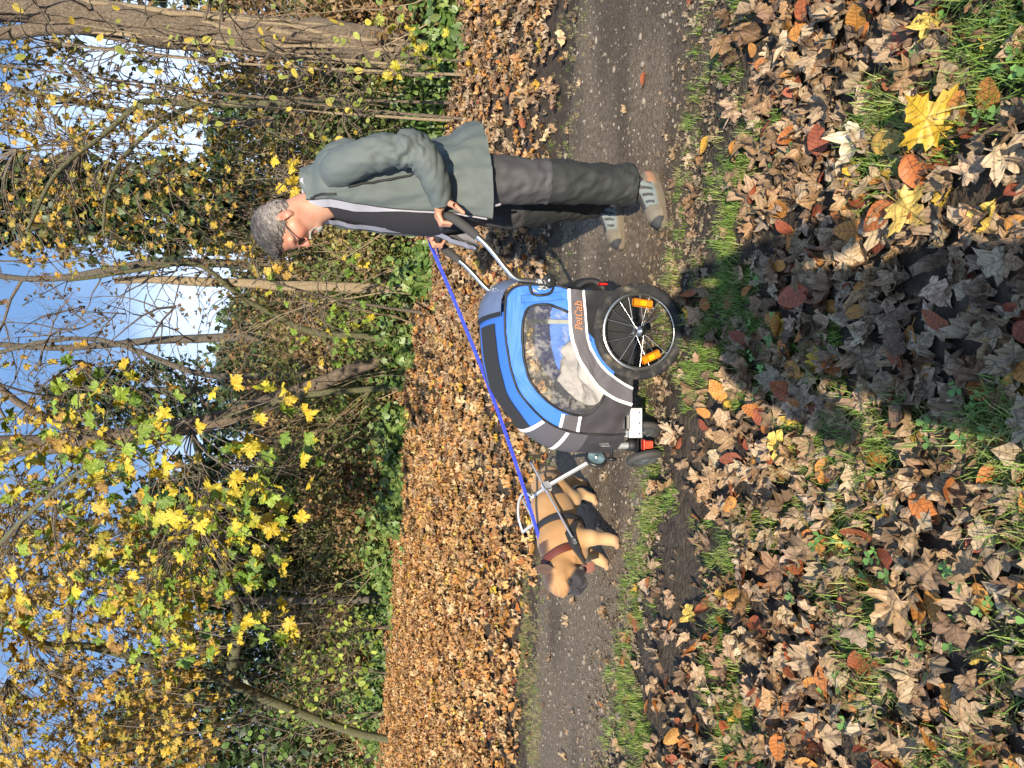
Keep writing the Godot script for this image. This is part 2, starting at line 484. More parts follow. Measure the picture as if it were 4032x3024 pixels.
func build_ground() -> void:
	var soil := vmat("soil", 0.95)
	soil.albedo_texture = noise_tex(0.02, Color(0.55, 0.5, 0.45), Color(1, 1, 1), 5, 3)
	triplanar(soil, 1.3)
	bumpy(soil, noise_tex(0.05, Color.BLACK, Color.WHITE, 5, 4), 1.6)
	var xs := []
	var zs := []
	var x := -60.0
	while x < 60.0:
		xs.append(x)
		x += 0.05 if absf(x) < 3.2 else (0.25 if absf(x) < 9.0 else 3.0)
	var z := 8.0
	while z > -90.0:
		zs.append(z)
		z -= 0.05 if (z < -0.9 and z > -6.5) else (0.25 if z > -16.0 else 3.0)
	var mb := MB.new()
	for a in zs:
		for b in xs:
			var k := 0.5 + 0.5 * noise2.get_noise_2d(b * 35.0, a * 35.0)
			mb.add(Vector3(b, ground_y(b, a), a), Color(0.060, 0.045, 0.030).lerp(Color(0.105, 0.080, 0.052), k))
	var w := xs.size()
	for a in zs.size() - 1:
		for b in w - 1:
			mb.quad(a * w + b, a * w + b + 1, (a + 1) * w + b + 1, (a + 1) * w + b)
	var g := part(self, "ground", mb.mesh(), soil)
	tag(g, "", "", "", "structure")

	# the trodden track: damp grit and mud
	var mud := vmat("mud", 0.9)
	mud.albedo_texture = noise_tex(0.03, Color(0.62, 0.58, 0.54), Color(1, 1, 1), 5, 8)
	triplanar(mud, 1.7)
	bumpy(mud, noise_tex(0.09, Color.BLACK, Color.WHITE, 4, 9), 1.1)
	mb = MB.new()
	var cols := 34
	var rows := 320
	for a in rows + 1:
		var px := -7.0 + 13.0 * a / rows
		for b in cols + 1:
			var q := float(b) / cols
			var d := lerpf(near_edge(px) - 0.06, far_edge(px) + 0.03, q)
			var dry := smoothstep(-0.2, 0.35, noise.get_noise_2d(px * 50.0, d * 110.0) + (0.25 if px < 0.3 else 0.0))
			var c := Color(0.128, 0.096, 0.062).lerp(Color(0.275, 0.215, 0.148), dry * 0.85)
			c = c.lerp(Color(0.20, 0.175, 0.11), 0.5 * smoothstep(0.82, 1.0, q))
			var edge := smoothstep(0.0, 0.06, q) * smoothstep(1.0, 0.95, q)
			var grit := 0.005 * noise2.get_noise_2d(px * 420.0, d * 420.0)
			mb.add(Vector3(px, ground_y(px, -d) + lerpf(-0.012, 0.006, edge) + grit, -d), c)
	for a in rows:
		for b in cols:
			var e := a * (cols + 1) + b
			mb.quad(e, e + 1, e + cols + 2, e + cols + 1)
	var p := part(self, "path", mb.mesh(), mud)
	tag(p, "", "", "", "structure")

	# grit and stones
	var stones := []
	for q in 5:
		var sm := MB.new()
		var s0 := SphereMesh.new()
		s0.radial_segments = 7; s0.rings = 4
		var arr := s0.get_mesh_arrays()
		for vv in arr[Mesh.ARRAY_VERTEX]:
			sm.add(vv * (1.0 + 0.35 * noise.get_noise_3dv(vv * 90.0 + Vector3.ONE * q * 50.0)) * 2.0)
		sm.i = arr[Mesh.ARRAY_INDEX]
		stones.append(sm.mesh())
	var stone_mat := vmat("stone", 0.85)
	var greys := [Color(0.19, 0.155, 0.115), Color(0.205, 0.17, 0.13), Color(0.13, 0.105, 0.08), Color(0.23, 0.195, 0.15)]
	var tone := []
	for q in 4:
		tone.append(mat("pebble_%s" % ["brown", "grey", "dark", "pale"][q], greys[q], 0.85))
	var big := 0
	for q in stones.size():
		var xf := []
		var cs := []
		for k in 2600:
			var px := r(-4.6, 3.4)
			var d := lerpf(near_edge(px) - 0.15, far_edge(px) + 0.05, rng.randf())
			var s := 0.0022 + 0.006 * pow(rng.randf(), 4.0)
			if k % 60 == 0: s = r(0.008, 0.017)
			var b := Basis(rv(1).normalized(), r(0, TAU)).scaled(Vector3(s * r(0.8, 1.6), s * r(0.5, 0.9), s * r(0.8, 1.4)))
			var t := Transform3D(b, Vector3(px, ground_y(px, -d) + s * 0.35 + 0.004, -d))
			if k % 60 == 0:
				var o := part(p, "stone", stones[q], tone[big % 4])
				o.transform = t
				big += 1
			else:
				xf.append(t); cs.append(jit(pick(greys), 0.2))
		many(p, "grit", stones[q], stone_mat, xf, cs)

func build_litter() -> void:
	var drymat := leaf_mat("dry_leaf", Color.WHITE, 0.7, Color(0.25, 0.22, 0.15))
	var kinds := []
	for n in ["dry_maple", "dry_norway", "beech"]:
		for m in leaf[n]:
			kinds.append([n, m])
	var bag := []
	for k in kinds:
		bag.append([[], []])
	var all := []          # those near enough to be told apart
	var foot := [Vector2(0.85, 3.27), Vector2(0.82, 3.76), Vector2(0.22, 3.03), Vector2(-0.34, 3.24), Vector2(-0.2, 3.28), Vector2(-0.82, 3.8), Vector2(-0.97, 3.95), Vector2(-0.65, 4.12)]
	# near side and track
	for k in 16000:
		var x := r(-3.4, 2.9)
		var d := r(1.15, 5.6)
		if absf(x) > 0.62 * d + 0.35: continue
		if d > far_edge(x): continue
		if rng.randf() > zone(x, d): continue
		var clear := true
		for f in foot:
			if f.distance_to(Vector2(x, d)) < 0.13: clear = false
		if not clear: continue
		var u := rng.randf()
		var kind := rng.randi_range(0, 6)
		var col: Color = pick(TAN)
		var cname := 0
		var size := r(0.045, 0.095)
		if u < 0.06:
			kind = rng.randi_range(7, 9); size = r(0.075, 0.115)
		elif u < 0.245:
			kind = rng.randi_range(10, 12); size = r(0.06, 0.10); col = pick(RUST); cname = 1
		if u > 0.985: col = pick(YELLOW); cname = 2
		var on_track := d > near_edge(x)
		if on_track: size *= 0.8
		var lift := 0.010 + (0.0 if on_track else 0.035 * rng.randf() * rng.randf())
		var tilt := r(0.0, 0.30) if on_track else (r(0.05, 0.6) if rng.randf() < 0.65 else r(0.6, 1.25))
		lift += sin(tilt) * size * 0.25
		var t := lying(Vector3(x, ground_y(x, -d) + lift, -d), size, tilt)
		all.append([size / sqrt(d * d + 2.0), kind, t, jit(col, 0.22), cname, x, d, size, tilt])
	# the bank beyond the track
	for k in 76000:
		var d := 4.3 + 12.5 * sqrt(rng.randf())
		var x := r(-0.62, 0.62) * d + r(-0.3, 0.3)
		if d < far_edge(x) + 0.02: continue
		if d > ivy_line(x) + 4.6: continue
		if d > ivy_line(x) + 0.8 and rng.randf() < 0.45: continue
		if rng.randf() > zone(x, d): continue
		var kind := rng.randi_range(0, 9)
		var size := r(0.06, 0.10)
		var col: Color = pick(GOLD) if rng.randf() < clampf(0.55 - 0.25 * x, 0.25, 0.95) else pick(TAN)
		if rng.randf() < 0.08: kind = rng.randi_range(10, 12); col = pick(RUST)
		elif rng.randf() < 0.03: col = pick(YELLOW)
		var t := lying(Vector3(x, ground_y(x, -d) + 0.01 + 0.05 * rng.randf(), -d), size, r(0.0, 0.8))
		bag[kind][0].append(t); bag[kind][1].append(jit(col, 0.25))
	# trodden scraps of leaf on the track and along its near edge
	for k in 2600:
		var x := r(-3.2, 2.4)
		var d := near_edge(x) + r(-0.45, 0.5) * sqrt(rng.randf())
		if absf(x) > 0.6 * d: continue
		var t := lying(Vector3(x, ground_y(x, -d) + 0.010, -d), r(0.012, 0.036), r(0.0, 0.3))
		bag[k % 7][0].append(t); bag[k % 7][1].append(jit(pick([Color(0.28, 0.21, 0.14), Color(0.36, 0.28, 0.19), Color(0.20, 0.15, 0.10)]), 0.25))
	all.sort_custom(func(a, b): return a[0] > b[0])
	var singles := 0
	for e in all:
		var seen: bool = absf(e[5]) < 0.47 * (e[6] + 0.3) and e[6] > 1.12
		if singles < 296 and seen:
			var tone: Color = e[3]
			var cn := "tan"
			if e[4] == 1: cn = "rust orange" if tone.g > 0.12 else "dark red-brown"
			elif e[4] == 2: cn = "yellow"
			elif tone.get_luminance() > 0.30: cn = "pale tan"
			elif tone.get_luminance() < 0.16: cn = "dark brown"
			else: cn = "mid brown"
			var step := roundf(tone.get_luminance() * 12.0)
			var shade: Color = tone
			var key := "fallen_%s_%d" % [cn.replace(" ", "_"), int(step)]
			var m := leaf_mat(key, shade, 0.7, Color(0.25, 0.22, 0.15))
			var kn: String = kinds[e[1]][0]
			var o := MeshInstance3D.new()
			o.name = numbered("fallen_leaf")
			o.mesh = kinds[e[1]][1]
			o.material_override = m
			add_child(o)
			o.transform = e[2]
			var where: String = "on the nearest leaf carpet" if e[6] < 1.7 else ("on the leafy near verge" if e[6] < near_edge(e[5]) - 0.4 else "at the track's near edge")
			if e[6] > near_edge(e[5]): where = "on the bare track"
			var side: String = "below the dog" if e[5] < -0.35 * e[6] * 0.5 else ("below the man" if e[5] > 0.3 * e[6] * 0.5 else "below the trailer")
			var state: String = ["slightly curled", "rolled", "cupped", "tightly rolled", "domed", "dished", "tube-like", "flat", "half-rolled", "arched", "folded", "curling", "shallow"][e[1]]
			if e[8] > 0.55: state = "tilted"
			var big: String = "large" if e[7] > 0.080 else ("small" if e[7] < 0.062 else "middling")
			tag(o, "%s %s %s %s %s, %s" % [big, cn, state, {"dry_maple": "sycamore leaf", "dry_norway": "maple leaf", "beech": "beech leaf"}[kn], where, side], "leaf", "fallen leaves lying singly in the foreground")
			singles += 1
		else:
			bag[e[1]][0].append(e[2]); bag[e[1]][1].append(e[3])
	# leaves one can point at in the photograph
	for h in [["maple", Vector3(0.43, 0.05, -1.63), 0.105, 0.35, 2.4, Color(0.62, 0.43, 0.10), "bright yellow maple leaf lying flat beside an orange beech leaf", "maple leaf"],
			["beech", Vector3(0.446, 0.045, -1.725), 0.105, 0.25, 0.6, Color(0.42, 0.13, 0.03), "orange beech leaf touching the bright yellow maple leaf", "beech leaf"],
			["maple", Vector3(0.618, 0.085, -1.53), 0.125, 1.25, -0.9, Color(0.55, 0.37, 0.04), "yellow maple leaf standing on edge with a long pale stalk", "maple leaf"],
			["dry_maple", Vector3(0.654, 0.055, -1.83), 0.11, 0.30, 1.0, Color(0.66, 0.54, 0.38), "large cream maple leaf lying on green grass", "maple leaf"],
			["beech", Vector3(0.625, 0.05, -1.72), 0.11, 0.3, 2.9, Color(0.45, 0.28, 0.05), "ochre beech leaf between the cream leaf and the yellow maple leaf", "beech leaf"],
			["beech", Vector3(0.534, 0.05, -1.62), 0.10, 0.5, 1.9, Color(0.50, 0.15, 0.03), "glossy orange beech leaf under the edge of the upright yellow leaf", "beech leaf"],
			["beech", Vector3(0.787, 0.03, -2.16), 0.085, 0.4, 0.2, Color(0.45, 0.15, 0.03), "orange beech leaf alone on the muddy verge", "beech leaf"],
			["beech", Vector3(0.95, 0.02, -2.77), 0.075, 0.2, 0.9, Color(0.62, 0.34, 0.04), "orange-yellow leaf on the bare track in front of the man", "beech leaf"],
			["beech", Vector3(1.462, 0.02, -3.42), 0.07, 0.2, 1.4, Color(0.40, 0.11, 0.03), "small red-brown leaf alone on the bare track at its far end", "beech leaf"],
			["dry_norway", Vector3(-0.563, 0.06, -1.665), 0.105, 0.3, 0.8, Color(0.44, 0.29, 0.15), "large brown maple leaf with sharp points on the near verge", "maple leaf"],
			["beech", Vector3(0.272, 0.05, -2.077), 0.115, 0.35, 0.2, Color(0.36, 0.085, 0.03), "large red-orange beech leaf in the photographer's shadow", "beech leaf"]]:
		var o := MeshInstance3D.new()
		o.name = numbered("fallen_leaf")
		o.mesh = leaf[h[0]][0]
		o.material_override = leaf_mat("hero_" + h[6].replace(" ", "_"), h[5], 0.55, Color(0.25, 0.22, 0.15))
		add_child(o)
		var b := Basis(Vector3(1, 0, 0.3).normalized(), h[3]) * Basis(Vector3.UP, h[4]) * Basis(Vector3.RIGHT, -PI / 2.0)
		o.transform = Transform3D(b.scaled(Vector3.ONE * h[2]), h[1] + Vector3(0, ground_y(h[1].x, h[1].z), 0) - b * Vector3(0, 0.34, 0) * h[2])
		tag(o, h[6], h[7])
	var n := 0
	for k in kinds.size():
		if bag[k][0].size():
			many(self, "leaf_litter", kinds[k][1], drymat, bag[k][0], bag[k][1])
			n += bag[k][0].size()
	print("leaves ", n, " singles ", singles, " near ", all.size())

func build_grass() -> void:
	var gm := vmat("grass_blade", 0.6)
	gm.backlight_enabled = true
	gm.backlight = Color(0.5, 0.6, 0.2)
	var tufts := []
	for q in 4:
		var mb := MB.new()
		for k in 14:
			var a := r(0, TAU)
			var h := r(0.5, 1.0)
			var lean := r(0.2, 0.9)
			var dir := Vector3(cos(a), 0, sin(a))
			var side := Vector3(-dir.z, 0, dir.x) * 0.028
			var root := Vector3(r(-0.35, 0.35), 0, r(-0.35, 0.35))
			var g := r(0.8, 1.2)
			var first := mb.v.size()
			for j in 4:
				var f := j / 3.0
				var p := root + dir * lean * f * f * h + Vector3.UP * h * f * (1.0 - 0.35 * lean * f)
				var wd := 1.0 - f * 0.85
				mb.add(p - side * wd, Color(g, g, g)); mb.add(p + side * wd, Color(g, g, g))
			for j in 3:
				mb.quad(first + j * 2, first + j * 2 + 1, first + j * 2 + 3, first + j * 2 + 2)
		tufts.append(mb.mesh())
	var bag := [[[], []], [[], []], [[], []], [[], []]]
	var greens := [Color(0.16, 0.25, 0.035), Color(0.22, 0.30, 0.055), Color(0.13, 0.22, 0.03), Color(0.30, 0.31, 0.10)]
	for k in 60000:
		var x := r(-5.0, 3.0)
		var d := r(1.15, 6.6)
		if absf(x) > 0.60 * d + 0.35: continue
		var n := near_edge(x) - d
		var b := d - far_edge(x)
		var left := smoothstep(0.1, -0.9, x)
		var chance := 0.0
		if n > 0.0:
			var patchy := smoothstep(-0.02, 0.22, noise2.get_noise_2d(x * 110.0 + 300.0, d * 110.0))
			chance = patchy * 0.95
			if n < 0.45: chance = maxf(chance, left * 0.7 * smoothstep(-0.08, 0.30, noise2.get_noise_2d(x * 120.0, d * 120.0)))
			if n < 0.35 and x > -0.3: chance *= 0.3
			if n > 0.45 and n < 0.85: chance *= 1.0 - 0.6 * left
		elif b > -0.30 and b < 0.30:
			chance = 0.9 * smoothstep(-0.4, -1.6, x) * smoothstep(-0.2, 0.3, noise2.get_noise_2d(x * 90.0, d * 90.0 + 50.0)) + 0.14
		elif n > -0.15: chance = 0.25
		if rng.randf() > chance: continue
		var s := r(0.045, 0.095) * (1.25 if d < 1.9 else 0.85)
		if b > -0.30 and n < 0.0: s *= 0.65
		var q := rng.randi() % 4
		bag[q][0].append(Transform3D(Basis(Vector3.UP, r(0, TAU)).scaled(Vector3(s, s * r(0.6, 1.1), s)), Vector3(x, ground_y(x, -d) - 0.002, -d)))
		var c: Color = pick(greens)
		if b > -0.3 and n < 0.0 and rng.randf() < 0.75: c = Color(0.33, 0.27, 0.13)
		bag[q][1].append(jit(c, 0.25))
	var total := 0
	for q in 4:
		many(self, "grass", tufts[q], gm, bag[q][0], bag[q][1])
		total += bag[q][0].size()
	print("grass ", total)
	# clover between the leaves
	var mb := MB.new()
	for k in 3:
		leaf_into(mb, [Vector2(0, 0), Vector2(0.25, 0.25), Vector2(0.42, 0.6), Vector2(0.3, 0.92), Vector2(0, 0.9)], 0.4, 0.1, 0.02, k, 0.0, Transform3D(Basis(Vector3.UP, TAU * k / 3.0) * Basis(Vector3.RIGHT, -1.3), Vector3.UP * 1.6), 1)
	mb.tube([Vector3.ZERO, Vector3(0.1, 0.8, 0), Vector3(0, 1.6, 0)], [0.04, 0.04, 0.04], 3)
	var cx := []
	var cc := []
	for g in 22:
		var px := r(-0.9, 0.9)
		var d := r(1.15, 2.4)
		for k in rng.randi_range(4, 12):
			var x := px + r(-0.12, 0.12)
			var z := -d + r(-0.10, 0.10)
			var s := r(0.014, 0.024)
			cx.append(Transform3D((Basis(rv(1).normalized(), 0.35) * Basis(Vector3.UP, r(0, TAU))).scaled(Vector3.ONE * s), Vector3(x, ground_y(x, z) + 0.01, z)))
			cc.append(jit(Color(0.14, 0.27, 0.06), 0.2))
	many(self, "clover", mb.mesh(), gm, cx, cc)

# ---------------------------------------------------------------- trees and undergrowth
var limbs := []        # points along the limbs of the tree being built

func down_to_ground(pts: Array) -> Array:
	var p: Vector3 = pts[0]
	var g := Vector3(p.x + (p.x - pts[1].x) * 0.4, ground_y(p.x, p.z) - 0.15, p.z)
	return [g] + pts

func limb(parent: Node, n: String, pts: Array, r0: float, r1: float, m: Material, sides := 10, wobble := 0.12) -> MeshInstance3D:
	var c := curve(pts, 6)
	var rads := []
	for k in c.size():
		var f := float(k) / (c.size() - 1)
		rads.append(lerpf(r0, r1, f) * (1.0 + wobble * noise2.get_noise_3dv(c[k] * 90.0)))
		c[k] += Vector3(noise.get_noise_1d(c[k].y * 120.0 + c[k].x * 50.0), 0.0, noise.get_noise_1d(c[k].y * 130.0 + 70.0)) * r0 * 0.35
		limbs.append(c[k])
	var mb := MB.new()
	mb.tube(c, rads, sides)
	# knobbly bark
	for k in mb.v.size():
		mb.v[k] += (Vector3(noise.get_noise_3dv(mb.v[k] * 400.0), 0, noise2.get_noise_3dv(mb.v[k] * 400.0))) * r0 * 0.14
	return part(parent, n, mb.mesh(), m)

func grow(mb: MB, p: Vector3, dir: Vector3, length: float, rad: float, level: int, bend: float, up: float, kids: int) -> void:
	var n := 5
	var pts := [p]
	var rads := [rad]
	var d := dir.normalized()
	for k in n:
		d = (d + rv(bend) + Vector3.UP * up).normalized()
		pts.append(pts[k] + d * length / n)
		rads.append(rad * (1.0 - 0.72 * (k + 1) / n))
	mb.tube(pts, rads, 4 if level > 0 else 3, Color.WHITE, false)
	for q in pts: limbs.append(q)
	if level > 0:
		for k in kids:
			var at := 1 + rng.randi() % n
			var nd: Vector3 = ((pts[at] - pts[at - 1]).normalized() + rv(0.75)).normalized()
			grow(mb, pts[at], nd, length * r(0.45, 0.75), rads[at] * 0.7, level - 1, bend, up, kids)

func face_light(tip_down := 0.7) -> Basis:
	# a leaf blade turned more or less to the light, its tip hanging
	var n := (rv(0.9) + Vector3(0.0, 0.45, 0.55)).normalized()
	var tip := (rv(0.8) + Vector3(0, -tip_down, 0)).normalized()
	tip = (tip - n * tip.dot(n)).normalized()
	return Basis(tip.cross(n), tip, n)

# leaves in little bunches on twigs that spring from the nearest limb; the nearest are parts of their own
func foliage(parent: Node, c: Vector3, e: Vector3, n: int, size: float, pal: Array, shapes: Array, mname: String, singles := 0, bunch := 6, twig_mat: Material = null, gap := 0.0) -> void:
	var sets := []
	for s in shapes: sets.append([[], []])
	var twigs := MB.new()
	var left := n
	var shown := 0
	while left > 0:
		var p := c + Vector3(r(-1, 1) * e.x, r(-1, 1) * e.y, r(-1, 1) * e.z)
		if gap > 0.0 and noise2.get_noise_3dv(p * 45.0) < gap - 0.3:
			left -= 1
			continue
		var q := p + Vector3(0, -0.3, 0)
		var best := 1.4
		for l in limbs:
			var dd: float = l.distance_to(p)
			if dd < best: best = dd; q = l
		var m := (p + q) * 0.5 + Vector3(r(-0.1, 0.1), 0.05 + 0.1 * best, r(-0.1, 0.1))
		twigs.tube(curve([q, m, p], 4), [0.007, 0.0065, 0.006, 0.0055, 0.005, 0.0045, 0.004, 0.0035, 0.003], 4, Color.WHITE, false)
		for k in bunch:
			var s := size * r(0.65, 1.15)
			var b := face_light()
			var at := p + rv(0.16) * (size / 0.1)
			twigs.tube([p.lerp(m, r(0.0, 0.3)), (p + at) * 0.5 + Vector3(0, 0.02, 0), at], [0.0022, 0.002, 0.0016], 3, Color.WHITE, false)
			var t := Transform3D(b.scaled(Vector3.ONE * s), at)
			var col := jit(pick(pal), 0.16)
			var w := rng.randi() % shapes.size()
			if shown < singles:
				var o := MeshInstance3D.new()
				o.name = "leaf"
				o.mesh = shapes[w]
				o.material_override = tree_leaf(pal[rng.randi() % pal.size()])
				parent.add_child(o, true)
				o.transform = Transform3D(t.basis, t.origin - origin_of(parent))
				shown += 1
			else:
				sets[w][0].append(t); sets[w][1].append(col)
		left -= bunch
	if twig_mat:
		part(parent, "twigs", twigs.mesh(), twig_mat).set_meta("kind", "stuff")
	for k in shapes.size():
		if sets[k][0].size(): many(parent, "foliage", shapes[k], mats[mname], sets[k][0], sets[k][1])

func tree_leaf(c: Color) -> StandardMaterial3D:
	return leaf_mat("tree_leaf_%d_%d_%d" % [int(c.r * 100), int(c.g * 100), int(c.b * 100)], c, 0.6, Color(0.55, 0.5, 0.25))

func bark(n: String, a: Color, b: Color, sc := 3.0) -> StandardMaterial3D:
	var m := mat(n, Color.WHITE, 0.9)
	m.albedo_texture = noise_tex(0.03, a.linear_to_srgb(), b.linear_to_srgb(), 5, n.length())
	triplanar(m, sc)
	m.uv1_scale = Vector3(sc, sc * 0.35, sc)
	bumpy(m, noise_tex(0.06, Color.BLACK, Color.WHITE, 5, n.length() + 3), 1.5)
	return m

const MAPLE_MIX := [Color(0.66, 0.48, 0.03), Color(0.66, 0.54, 0.04), Color(0.48, 0.47, 0.035), Color(0.28, 0.40, 0.035), Color(0.16, 0.28, 0.03), Color(0.22, 0.34, 0.035)]
const MAPLE_GOLD := [Color(0.64, 0.43, 0.04), Color(0.56, 0.34, 0.04), Color(0.68, 0.50, 0.08), Color(0.47, 0.29, 0.05), Color(0.42, 0.36, 0.04), Color(0.36, 0.21, 0.05)]
const OLIVE := [Color(0.30, 0.26, 0.05), Color(0.20, 0.20, 0.05), Color(0.38, 0.28, 0.05), Color(0.25, 0.15, 0.06), Color(0.48, 0.36, 0.06), Color(0.14, 0.15, 0.04)]
const BRUSH := [Color(0.24, 0.25, 0.075), Color(0.32, 0.30, 0.10), Color(0.40, 0.27, 0.13), Color(0.47, 0.35, 0.18), Color(0.17, 0.20, 0.06), Color(0.48, 0.42, 0.13), Color(0.27, 0.18, 0.095)]
const IVYGREEN := [Color(0.055, 0.10, 0.03), Color(0.075, 0.13, 0.04), Color(0.10, 0.17, 0.05), Color(0.04, 0.07, 0.025)]
const HAZEL := [Color(0.50, 0.45, 0.06), Color(0.38, 0.42, 0.07), Color(0.60, 0.47, 0.06), Color(0.28, 0.34, 0.07)]
const LIME := [Color(0.34, 0.44, 0.06), Color(0.26, 0.38, 0.05), Color(0.45, 0.50, 0.08)]

func build_trees() -> void:
	leaf_mat("leaf_many", Color.WHITE, 0.6, Color(0.55, 0.5, 0.25))
	leaf_mat("leaf_dark", Color.WHITE, 0.45, Color(0.1, 0.15, 0.05))
	var brown := bark("bark_brown", Color(0.07, 0.052, 0.035), Color(0.27, 0.205, 0.14))
	var green := bark("bark_mossy", Color(0.05, 0.055, 0.022), Color(0.20, 0.18, 0.095))
	var grey := bark("bark_grey_dark", Color(0.07, 0.06, 0.045), Color(0.20, 0.175, 0.135))
	var pale := bark("dead_wood", Color(0.22, 0.16, 0.09), Color(0.52, 0.41, 0.26), 5.0)
	var twig := bark("twig_bark", Color(0.09, 0.07, 0.05), Color(0.24, 0.19, 0.135))
	var t: Node3D
	var mb: MB

	# broad vine-wrapped trunk at the man's back
	limbs = []
	t = thing("maple_tree", "stout grey-brown trunk wrapped in ivy stems, standing behind the man's back", "tree", Vector3(3.46, 0.3, -8.0))
	var main := [Vector3(3.46, 1.09, -8.0), Vector3(3.45, 2.19, -8.0), Vector3(3.44, 2.98, -8.0), Vector3(3.47, 3.74, -8.0), Vector3(3.46, 4.47, -8.0), Vector3(3.39, 5.48, -8.0), Vector3(3.3, 7.5, -8.0)]
	limb(t, "trunk", down_to_ground(main), 0.20, 0.11, brown, 16)
	limb(t, "branch", [Vector3(3.44, 3.1, -7.97), Vector3(3.33, 3.92, -7.95), Vector3(3.20, 4.50, -7.95), Vector3(3.0, 5.8, -7.9)], 0.075, 0.05, brown, 10)
	var trunk_pts := curve(down_to_ground(main), 8)
	for k in 16:
		var a0 := r(0.1, 3.0)
		var tw := r(-0.5, 0.5)
		var vp := []
		var s0 := rng.randi_range(0, 14)
		for q in range(s0, mini(s0 + rng.randi_range(14, 34), trunk_pts.size())):
			var a := a0 + tw * q * 0.1 + 0.35 * noise.get_noise_1d(q * 20.0 + k * 300.0)
			vp.append(trunk_pts[q] + Vector3(cos(a), 0, sin(a)) * lerpf(0.195, 0.125, q / 50.0))
		if vp.size() > 4:
			var rad := []
			for q in vp.size(): rad.append(r(0.012, 0.026))
			mb = MB.new()
			mb.tube(vp, rad, 6)
			part(t, "vine", mb.mesh(), pale if k % 3 == 0 else brown)
	mb = MB.new()
	for k in 26:
		grow(mb, trunk_pts[rng.randi_range(12, trunk_pts.size() - 1)], Vector3(r(-1, 0.6), r(-0.2, 0.5), r(0.0, 1.0)), r(0.7, 1.5), 0.012, 2, 0.3, 0.02, 2)
	part(t, "twigs", mb.mesh(), twig).set_meta("kind", "stuff")
	foliage(t, Vector3(2.62, 3.9, -9.3), Vector3(1.35, 1.6, 1.0), 1900, 0.072, OLIVE + MAPLE_GOLD, leaf["maple"], "leaf_many", 0, 5, twig, 0.12)

	limbs = []
	t = thing("maple_seedling", "low maple seedling with yellow-green leaves among ivy at the stout trunk's foot", "tree", Vector3(2.85, 0.3, -6.7))
	limb(t, "stem", [Vector3(2.85, 0.25, -6.7), Vector3(2.82, 0.6, -6.65), Vector3(2.78, 1.0, -6.6)], 0.010, 0.005, twig, 5)
	foliage(t, Vector3(2.80, 0.92, -6.55), Vector3(0.22, 0.24, 0.2), 22, 0.09, [Color(0.55, 0.50, 0.05), Color(0.62, 0.50, 0.05), Color(0.40, 0.44, 0.05)], leaf["maple"], "leaf_many", 22, 2, twig)

	# slender forked tree
	limbs = []
	t = thing("sapling_tree", "slender grey tree forking into two long arching branches above the man", "tree", Vector3(3.0, 0.3, -8.2))
	limb(t, "trunk", down_to_ground([Vector3(2.96, 1.17, -8.2), Vector3(2.85, 2.21, -8.2), Vector3(2.79, 2.86, -8.2)]), 0.045, 0.036, green, 8)
	limb(t, "branch", [Vector3(2.79, 2.86, -8.2), Vector3(2.76, 3.16, -8.1), Vector3(2.68, 3.29, -8.0), Vector3(2.35, 3.56, -7.9), Vector3(1.90, 3.90, -7.7), Vector3(1.35, 4.06, -7.5)], 0.034, 0.015, green, 8)
	limb(t, "branch", [Vector3(2.80, 2.81, -8.2), Vector3(2.55, 3.18, -8.2), Vector3(2.15, 3.47, -8.1), Vector3(1.82, 3.56, -8.0), Vector3(1.41, 3.54, -7.8)], 0.030, 0.012, green, 8)
	mb = MB.new()
	for k in 16: grow(mb, limbs[rng.randi_range(10, limbs.size() - 1)], Vector3(r(-1, 0.3), r(-0.3, 0.8), r(-0.5, 0.5)), r(0.5, 1.1), 0.009, 2, 0.3, 0.0, 2)
	part(t, "twigs", mb.mesh(), twig).set_meta("kind", "stuff")
	foliage(t, Vector3(2.0, 3.4, -7.9), Vector3(0.85, 0.8, 0.6), 260, 0.07, MAPLE_GOLD + OLIVE, leaf["maple"], "leaf_many", 60, 4, twig)

	# hazel shoots with round yellow-green leaves
	for q in 6:
		limbs = []
		var bx := 2.45 + 0.14 * q + r(-0.05, 0.05)
		var bz := -7.3 + r(-0.3, 0.3)
		t = thing("hazel_shoot", "thin upright hazel stem with oval yellow-green leaves, %s from the stout trunk" % ["sixth", "fifth", "fourth", "third", "second", "nearest"][q], "shrub", Vector3(bx, ground_y(bx, bz), bz), "hazel stems beside the stout trunk")
		var lean := r(-0.25, 0.15)
		limb(t, "stem", [Vector3(bx, ground_y(bx, bz) - 0.05, bz), Vector3(bx + lean * 0.3, 1.3, bz), Vector3(bx + lean * 0.7, 2.4, bz + 0.1), Vector3(bx + lean, 3.4 + r(-0.4, 0.8), bz + 0.3)], 0.016, 0.006, pale if q % 2 else brown, 6)
		foliage(t, Vector3(bx - 0.25, 2.4, bz + 0.55), Vector3(0.4, 1.3, 0.5), 34, 0.075, HAZEL, leaf["oval"], "leaf_many", 20, 2, twig)

	# yellow spray behind the man's neck and before his face
	limbs = []
	t = thing("maple_seedling", "young maple with bright yellow leaves close behind the man's neck", "tree", Vector3(1.75, 0.4, -6.9))
	limb(t, "stem", [Vector3(1.75, 0.35, -6.9), Vector3(1.7, 1.0, -6.6), Vector3(1.62, 1.55, -6.2), Vector3(1.5, 1.8, -5.9)], 0.013, 0.006, twig, 6)
	foliage(t, Vector3(1.47, 1.80, -5.85), Vector3(0.17, 0.11, 0.25), 14, 0.075, [Color(0.66, 0.50, 0.03), Color(0.62, 0.44, 0.03)], leaf["maple"], "leaf_many", 14, 2, twig)
	limbs = []
	t = thing("maple_seedling", "young maple with yellow and green leaves hanging before the man's face", "tree", Vector3(0.75, 0.6, -8.1))
